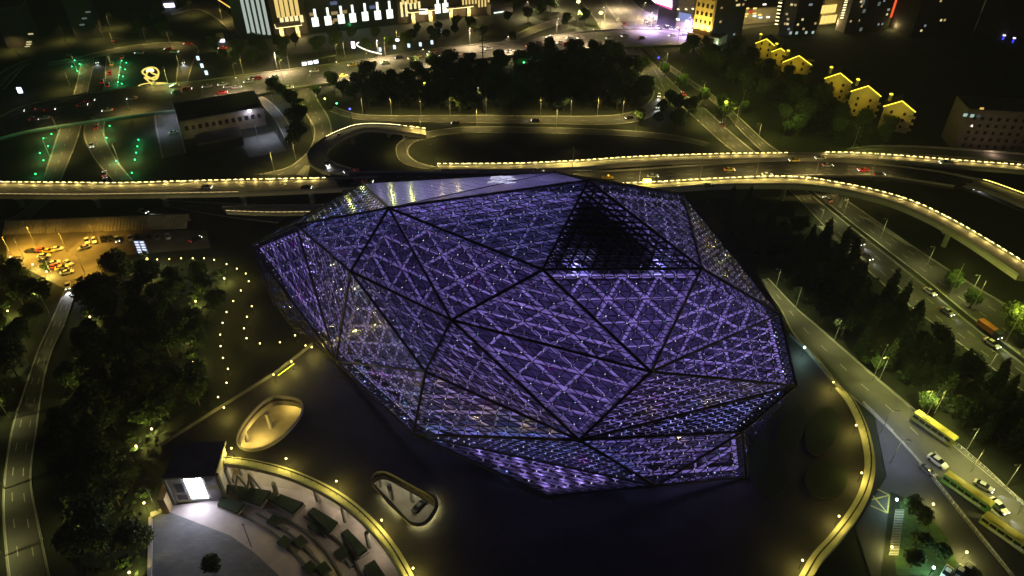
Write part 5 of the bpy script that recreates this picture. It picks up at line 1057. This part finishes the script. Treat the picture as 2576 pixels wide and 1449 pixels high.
def many(lst, road_, group, z=0, small=True, beam=0, scale=1.15):
    for i, (x, y, dx, dy, c) in enumerate(lst): car(x, y, dx, dy, c, "%s car driving %s on %s" % (c, "leftward" if dx < 0 and abs(dx) > abs(dy) else "rightward" if abs(dx) > abs(dy) else "away" if dy < 0 else "toward the viewer", road_), z, True, beam, group, scale, small)
L_, R_ = (-1, .13), (1, -.13)
many([(791, 178, *L_, 'white'), (690, 193, *L_, 'silver'), (648, 196, *L_, 'red'), (886, 163, *L_, 'yellow'), (1004, 144, *L_, 'black'), (969, 157, *L_, 'white'), (1036, 146, *L_, 'yellow'), (1051, 141, *L_, 'yellow'), (1084, 135, *L_, 'white'), (1116, 140, *L_, 'silver'), (1089, 129, *L_, 'yellow'), (1229, 122, *L_, 'silver'), (1281, 129, *L_, 'grey'), (1354, 108, *L_, 'white'), (1382, 93, *L_, 'white'), (1433, 95, *L_, 'silver'), (1460, 95, *L_, 'white'), (1409, 107, *L_, 'white'), (1533, 95, *L_, 'silver'), (1572, 90, *L_, 'white'), (1690, 89, *L_, 'white'), (560, 212, *L_, 'white'), (574, 217, *L_, 'silver'), (625, 205, *L_, 'silver'), (636, 197, *L_, 'grey'), (521, 217, *L_, 'white'), (444, 231, *L_, 'silver'), (332, 247, *L_, 'white')], "the far side of the boulevard", "cars on the far side of the boulevard", 1.2)
many([(863, 190, *R_, 'yellow'), (726, 219.5, *R_, 'white'), (919, 204, *R_, 'red'), (1174, 136, *R_, 'silver'), (1332, 115, *R_, 'white'), (1435, 101, *R_, 'black'), (1425, 111, *R_, 'red'), (1615, 94, *R_, 'black'), (1350, 128, *R_, 'red'), (1374, 120, *R_, 'grey'), (1293, 130, *R_, 'white'), (1720, 86, *R_, 'silver'), (560, 232, *R_, 'red'), (595, 219, *R_, 'silver'), (470, 224, *R_, 'red'), (439, 216, *L_, 'white'), (225, 253, *R_, 'red'), (207, 264, *R_, 'silver'), (125, 276, *R_, 'red'), (89, 299, *R_, 'red'), (111, 297, *L_, 'white'), (270, 277, *L_, 'white'), (75, 276, *L_, 'grey')], "the near side of the boulevard", "cars on the near side of the boulevard", 1.2)
many([(1639, 41, .6, 1, 'white'), (1647, 47, .6, 1, 'white'), (1633, 61, .6, 1, 'black'), (1654, 69, .6, 1, 'silver'), (1660, 55, .6, 1, 'white'), (1678, 62, .6, 1, 'white'), (1674, 72, .6, 1, 'black'), (1688, 72, .6, 1, 'white'), (1625, 53, .6, 1, 'silver'), (1668, 50, .6, 1, 'grey'), (1700, 72, .6, 1, 'silver'), (1708, 76, .6, 1, 'grey')], "the crowded junction below the pink screen", "cars at the crowded junction")
many([(1554, 49, -.2, -1, 'white'), (1570, 59, -.2, -1, 'red')], "the avenue north of the boulevard", "cars on the north avenue")
car(1658, 239, -.1, 1, 'white', "white car with bright headlights on the upper highway, higher of two", 0, True, 2500); car(1655, 267, -.25, 1, 'white', "white car with bright headlights turning into the curved road", 0, True, 2500); car(1692, 240, .6, 1, 'yellow', "yellow taxi coming down the upper highway"); car(1720, 235, -.6, -1, 'red', "red tail lit car going away beside the median trees"); car(1818, 312, -.6, -1, 'black', "dark car with one red light below the big bright tree")
car(1583, 295, -1, .15, 'black', "dark car with headlights at the right end of the curved ramp road", 0, True, 800); car(1347, 302, -1, 0, 'black', "dark car in the middle of the curved ramp road", 0, True, 600); car(1146, 309, -1, 0, 'black', "dark car at the left part of the curved ramp road", 0, True, 600)
car(822, 410, .5, 1, 'white', "car with two headlights rounding the hairpin ramp", 7, True, 1200); car(878, 430, -1, .2, 'white', "car with cool headlights where the hairpin joins the viaduct", 8, True, 500); car(925, 456, 1, 0, 'yellow', "pale taxi with a lit roof sign on the viaduct left of the hall roof", 8); car(770, 471, 1, 0, 'black', "dark car with red tail light on the straight elevated road", 8); car(519, 470, 1, 0, 'white', "white car on the straight elevated road at left", 8); car(853, 340, -.6, 1, 'white', "white car with bright headlights high on the hairpin ramp", 6, True, 500)
car(1355, 429, 1, 0, 'white', "white taxi just above the hall roof on the viaduct", 8); car(1642, 442, 1, 0, 'silver', "silver car on the viaduct above the yellow beacon", 8); car(1835, 426, 1, 0, 'yellow', "tan car with headlights on the viaduct", 8, True, 500); car(1930, 439, 1, 0, 'white', "white car at the right part of the viaduct", 8); car(1783, 465, 1, -.05, 'black', "black car on the start of the sweeping flyover", 8.8, False); car(1998, 402, -1, 0, 'yellow', "yellow car on the dashed light ramp", 8.6); car(2064, 397, -1, 0, 'white', "car with headlights in the unlit gap of the dashed ramp", 8.6); car(2082, 415, 1, 0, 'silver', "silver van on the dark viaduct under the ramp gap", 8); car(2172, 427, -1, 0, 'red', "car with orange tail lights on the dark viaduct", 8); car(2212, 437, 1, 0, 'black', "dark car with red light right of the orange lit one", 8); car(2382, 410, -1, -.05, 'white', "white van on the dashed ramp at right", 8.6, True, 300, None, 1.3); car(2437, 471, 1, .3, 'white', "car with dazzling headlights on the right lower road", 0, True, 2500)
car(244, 155, 0, 1, 'white', "white car with strong headlights on the upper left underpass road", 0, True, 2500); car(461, 155, 0, 1, 'white', "white car with a long headlight beam on the curved side road", 0, True, 2500)
many([(307, 143, 0, -1, 'red'), (280, 160, 0, -1, 'yellow'), (276, 183, 0, -1, 'red'), (256, 205, 0, -1, 'red'), (270, 214, 0, -1, 'red'), (284, 101, 0, -1, 'grey'), (230, 365, .2, 1, 'white'), (242, 319, 0, -1, 'red'), (262, 437, 0, -1, 'silver'), (264, 454, 0, -1, 'black')], "the underpass road at upper left", "cars on the upper left underpass road")
many([(472, 110, -1, 0, 'red'), (424, 123, -1, 0, 'red'), (439, 130, 1, 0, 'white'), (350, 133, -1, 0, 'grey'), (560, 121, -1, 0, 'red')], "the curved side road", "cars on the curved side road")
car(435, 333, -1, .2, 'white', "white car parked on the service lane", 0, False); car(360, 531, 1, .3, 'silver', "silver car with cool headlights under the straight elevated road", 0, True, 1500); car(170, 718, 0, 1, 'white', "car throwing a cool beam down the park road", 0, True, 5000)
for x, y, dx, dy, c, lab in [(78, 630, 1, 0, 'black', "black car leftmost of the parked row"), (106, 628, 1, 0, 'red', "red car second in the parked row"), (122, 630, 1, 0, 'yellow', "yellow car third in the parked row"), (143, 625, 1, -.1, 'white', "white car at the right end of the short parked row"), (110, 643, 1, -.1, 'white', "white car heading the parked cluster"), (112, 655, 1, .1, 'black', "dark car below the white car of the cluster"), (135, 661, 1, -.3, 'white', "pale car in the middle of the cluster"), (137, 670, 1, -.2, 'red', "red car in the parked cluster"), (155, 672, 1, -.2, 'yellow', "yellow car in the parked cluster"), (162, 678, 1, -.2, 'grey', "grey car second lowest in the cluster"), (168, 684, 1, -.25, 'white', "white car lowest in the parked cluster"), (172, 660, 1, .5, 'white', "white car standing apart on the cluster right"), (280, 640, 1, -.4, 'white', "white car alone by the garden trees"), (218, 605, .3, 1, 'white', "white car at the left end of the back row"), (237, 603, .3, 1, 'white', "second white car of the back row"), (258, 600, .3, 1, 'black', "black car right of the two white ones in the back row"), (276, 598, .3, 1, 'black', "second black car of the back row"), (294, 601, .3, 1, 'silver', "silver car with lit lamps in the back row"), (327, 598, .3, 1, 'white', "white car in the middle of the back row"), (345, 596, .3, 1, 'black', "black car right of the middle white car"), (375, 595, .3, 1, 'black', "black car in the dim part of the back row"), (396, 595, .3, 1, 'grey', "grey car in the dim part of the back row"), (422, 594, .3, 1, 'white', "white car at the dim right end of the back row"), (211, 622, -1, .3, 'silver', "silver car crossing the parking lot"), (492, 601, .8, -.4, 'black', "car with red tail light leaving the back row")]:
    car(x, y, dx, dy, c, lab, .18, lab.startswith("silver car with") or "tail light" in lab, 0)
hx, hy = (93, 65)
car(2182, 645, 1, .8, 'black', "black car with headlights lower on the highway behind the crane truck", .1, True, 600); car(2082, 501, -1, -.75, 'silver', "car under the sweeping flyover going away", .1); car(2340, 733, 1, .7, 'white', "white car on the highway median side by the green tree", .1, True, 500); car(2384, 783, 1, .75, 'silver', "silver estate car half hidden by pointed trees", .1, True, 500); car(2496, 863, 1, .7, 'white', "white car with roof window in front of the orange truck", .1, True, 900, None, 1.1)
car(2359, 1160, 1, .75, 'white', "white car with dark roof between the first and second bus", .1, False, 0, None, 1.15); car(2334, 1182, 1, .8, 'grey', "dim grey car beside the white car near the forecourt", .1, False); car(2475, 1222, 1, .55, 'silver', "silver car with glaring light overtaking the second bus", .1, True, 900); car(2512, 1272, .8, .75, 'white', "white car with headlights right of the bus gap", .1, True, 900, None, 1.1)
car(2414, 1439, -.6, 1, 'silver', "car parked at the bottom right, middle of three", .1, False); car(2434, 1431, -.8, 1, 'grey', "car parked at the bottom right, uppermost of three", .1, False); car(2382, 1441, -.6, 1, 'white', "car parked at the bottom right, leftmost of three", .1, False); car(1056, 1271, .7, -.7, 'black', "black car parked under the podium seen through the long opening", .1, False)
# buses, trucks
def bus(x, y, label, side, z=.1):
    p = g(x, y, 1.5); p.z = z; t = thing("bus", label, "bus", p, heading(x, y, hx, hy)); t["_rot"] = 1
    def B(nm, mb, mt, par=None): o = mb.build(nm, mt, None); o.parent = par or t; return o
    bm_ = mat("bus " + side, {'green': (.12, .3, .08), 'olive': (.28, .3, .08)}[side], .4, .1, .5, spec=.5)
    m = MB(); loft(m, [(-6, 1.2, 1.15, .45, 2.9), (-5.8, 1.27, 1.22, .35, 3.0), (5.7, 1.27, 1.22, .35, 3.0), (6, 1.2, 1.12, .45, 2.85)]); B("body", m, bm_)
    m = MB(); loft(m, [(-5.9, 1.12, 1.0, 3.0, 3.12), (5.8, 1.12, 1.0, 3.0, 3.12)]); m.box((-2.5, 0, 3.22), (2.4, 1.6, .26)); m.box((2.2, 0, 3.2), (1.2, 1.1, .2)); B("roof", m, mat("bus yellow roof", (.62, .55, .12), .5, .12, .5))
    for s in (-1, 1):
        m = MB()
        for k in range(6): m.box((-4.9 + k * 1.85, s * 1.285, 2.0), (1.6, .04, .95))
        B("side_windows", m, CARGL)
    m = MB(); m.box((6.0, 0, 1.95), (.08, 2.1, 1.3)); B("windscreen", m, CARGL)
    m = MB(); m.box((0, -1.29, .95), (7.5, .03, .5)); m.box((3.4, -1.295, 1.2), (1.6, .03, .8)); B("side_advert", m, mat("pale advert", (.45, .5, .5), .5, .3, 1))
    for xx in (-3.4, 3.7):
        for s in (-1.1, 1.1): m = MB(); m.tube((xx, s - .14, .48), (xx, s + .14, .48), .48, .48, 12); B("wheel", m, RUB)
    for s in (-.9, .9): m = MB(); m.box((6.03, s, .75), (.1, .35, .2)); B("headlight", m, mat("unlit lens", (.5, .5, .5), .3, 0))
    return t
bus(2350, 1078, "green bus with yellow roof highest of the three beside the kerb", 'olive'); bus(2433, 1238, "green bus with lit yellow roof, middle of the three", 'green'); bus(2535, 1345, "olive bus with yellow roof nearest the bottom right corner", 'olive')
for x, y in [(2335, 1062), (2425, 1215), (2545, 1325)]:
    p = g(x, y); put('sg', p + Vector((3.5, 3.5, 0)), "added lamp post brightening a bus roof", "lamp posts added behind the buses").rotation_euler = (0, 0, math.radians(225)); light('POINT', (1, .85, .15), 900, p + Vector((1.5, 1.5, 6.5)), None, .2)  # posts and bare point lights added to brighten the bus roofs
def truck(x, y, label, boxc, z=.1, beam=0):
    p = g(x, y, 1); p.z = z; t = thing("truck", label, "truck", p, heading(x, y, 1, .72)); 
    def B(nm, mb, mt): o = mb.build(nm, mt, None); o.parent = t; return o
    m = MB(); loft(m, [(1.9, 1.15, 1.05, .5, 2.5), (3.6, 1.15, 1.05, .5, 2.4), (3.95, 1.1, 1.0, .5, 1.5)]); B("cab", m, mat("truck cab", (.06, .07, .09), .4, 0)); m = MB(); m.box((3.72, 0, 1.9), (.3, 1.9, .7)); B("windscreen", m, CARGL)
    m = MB(); m.box((-1.3, 0, 1.75), (6, 2.3, 1.9)); B("cargo_box", m, mat("truck box " + label[:6], boxc, .6, .15, .5)); m = MB(); m.box((0, 0, .65), (7.4, .9, .25)); B("chassis", m, STEEL)
    for xx in (-3.2, -2.1, 2.8):
        for s in (-1, 1): m = MB(); m.tube((xx, s - .14, .48), (xx, s + .14, .48), .48, .48, 12); B("wheel", m, RUB)
    for s in (-.8, .8): m = MB(); m.box((3.98, s, .8), (.1, .3, .2)); B("headlight", m, HL)
    if beam: l = light('SPOT', (.9, .95, 1), beam, (0, 0, 0), None, .1, 70, .8); l.parent = t; l.location = (4.2, 0, .9); l.rotation_euler = (0, math.radians(-82), 0)
truck(2490, 832, "truck with a flat orange cargo box in the highway tree shadow", (.55, .2, .04), .1, 500); truck(2152, 602, "dark truck with several headlights on the lower highway", (.04, .05, .05), .1, 1200)
p = g(1529, 448, 8.5); t = thing("pickup_truck", "yellow pickup truck with an orange roof beacon on the viaduct behind the hall", "pickup truck", (p.x, p.y, 8.04), 0)
m = MB(); loft(m, [(-2.5, .85, .85, .5, 1.0), (1.2, .9, .85, .4, 1.0), (2.5, .8, .7, .5, .95)]); o = m.build("body", mat("car paint yellow", PAINTS['yellow'], .3, 0)); o.parent = t
m = MB(); loft(m, [(-.5, .8, .65, 1, 1.65), (.9, .8, .65, 1, 1.6), (1.5, .8, .7, .98, 1.05)]); o = m.build("cab", mat("car paint yellow", PAINTS['yellow'], .3, 0)); o.parent = t
m = MB(); m.box((.2, 0, 1.8), (.5, 1.0, .18)); o = m.build("roof_beacon", emi("orange beacon", (1, .4, .05), 3)); o.parent = t
for xx in (-1.6, 1.6):
    for s in (-.85, .85): m = MB(); m.tube((xx, s - .1, .38), (xx, s + .1, .38), .38, .38, 10); o = m.build("wheel", RUB); o.parent = t
for k, v in LK.items():
    if not v[2]:
        for ch in list(v[0].children): bpy.data.objects.remove(ch)
        bpy.data.objects.remove(v[0])
for o in list(SC.objects):
    if "_rot" in o.keys(): del o["_rot"]

# ------------------------------------------------------------ night haze
m = MB(); m.box((0, 515, 85), (2340, 1310, 172)); hz = m.build("haze", mat("haze", (0, 0, 0), 1, 0)); hz["kind"] = "stuff"
hm = hz.data.materials[0]; hn = hm.node_tree.nodes; hn.remove(hn["Principled BSDF"]); pv = hn.new("ShaderNodeVolumePrincipled")
pv.inputs["Color"].default_value = (.9, .9, .95, 1); pv.inputs["Density"].default_value = .0003; hm.node_tree.links.new(pv.outputs[0], hn["Material Output"].inputs["Volume"])
SC.cycles.volume_bounces = 0
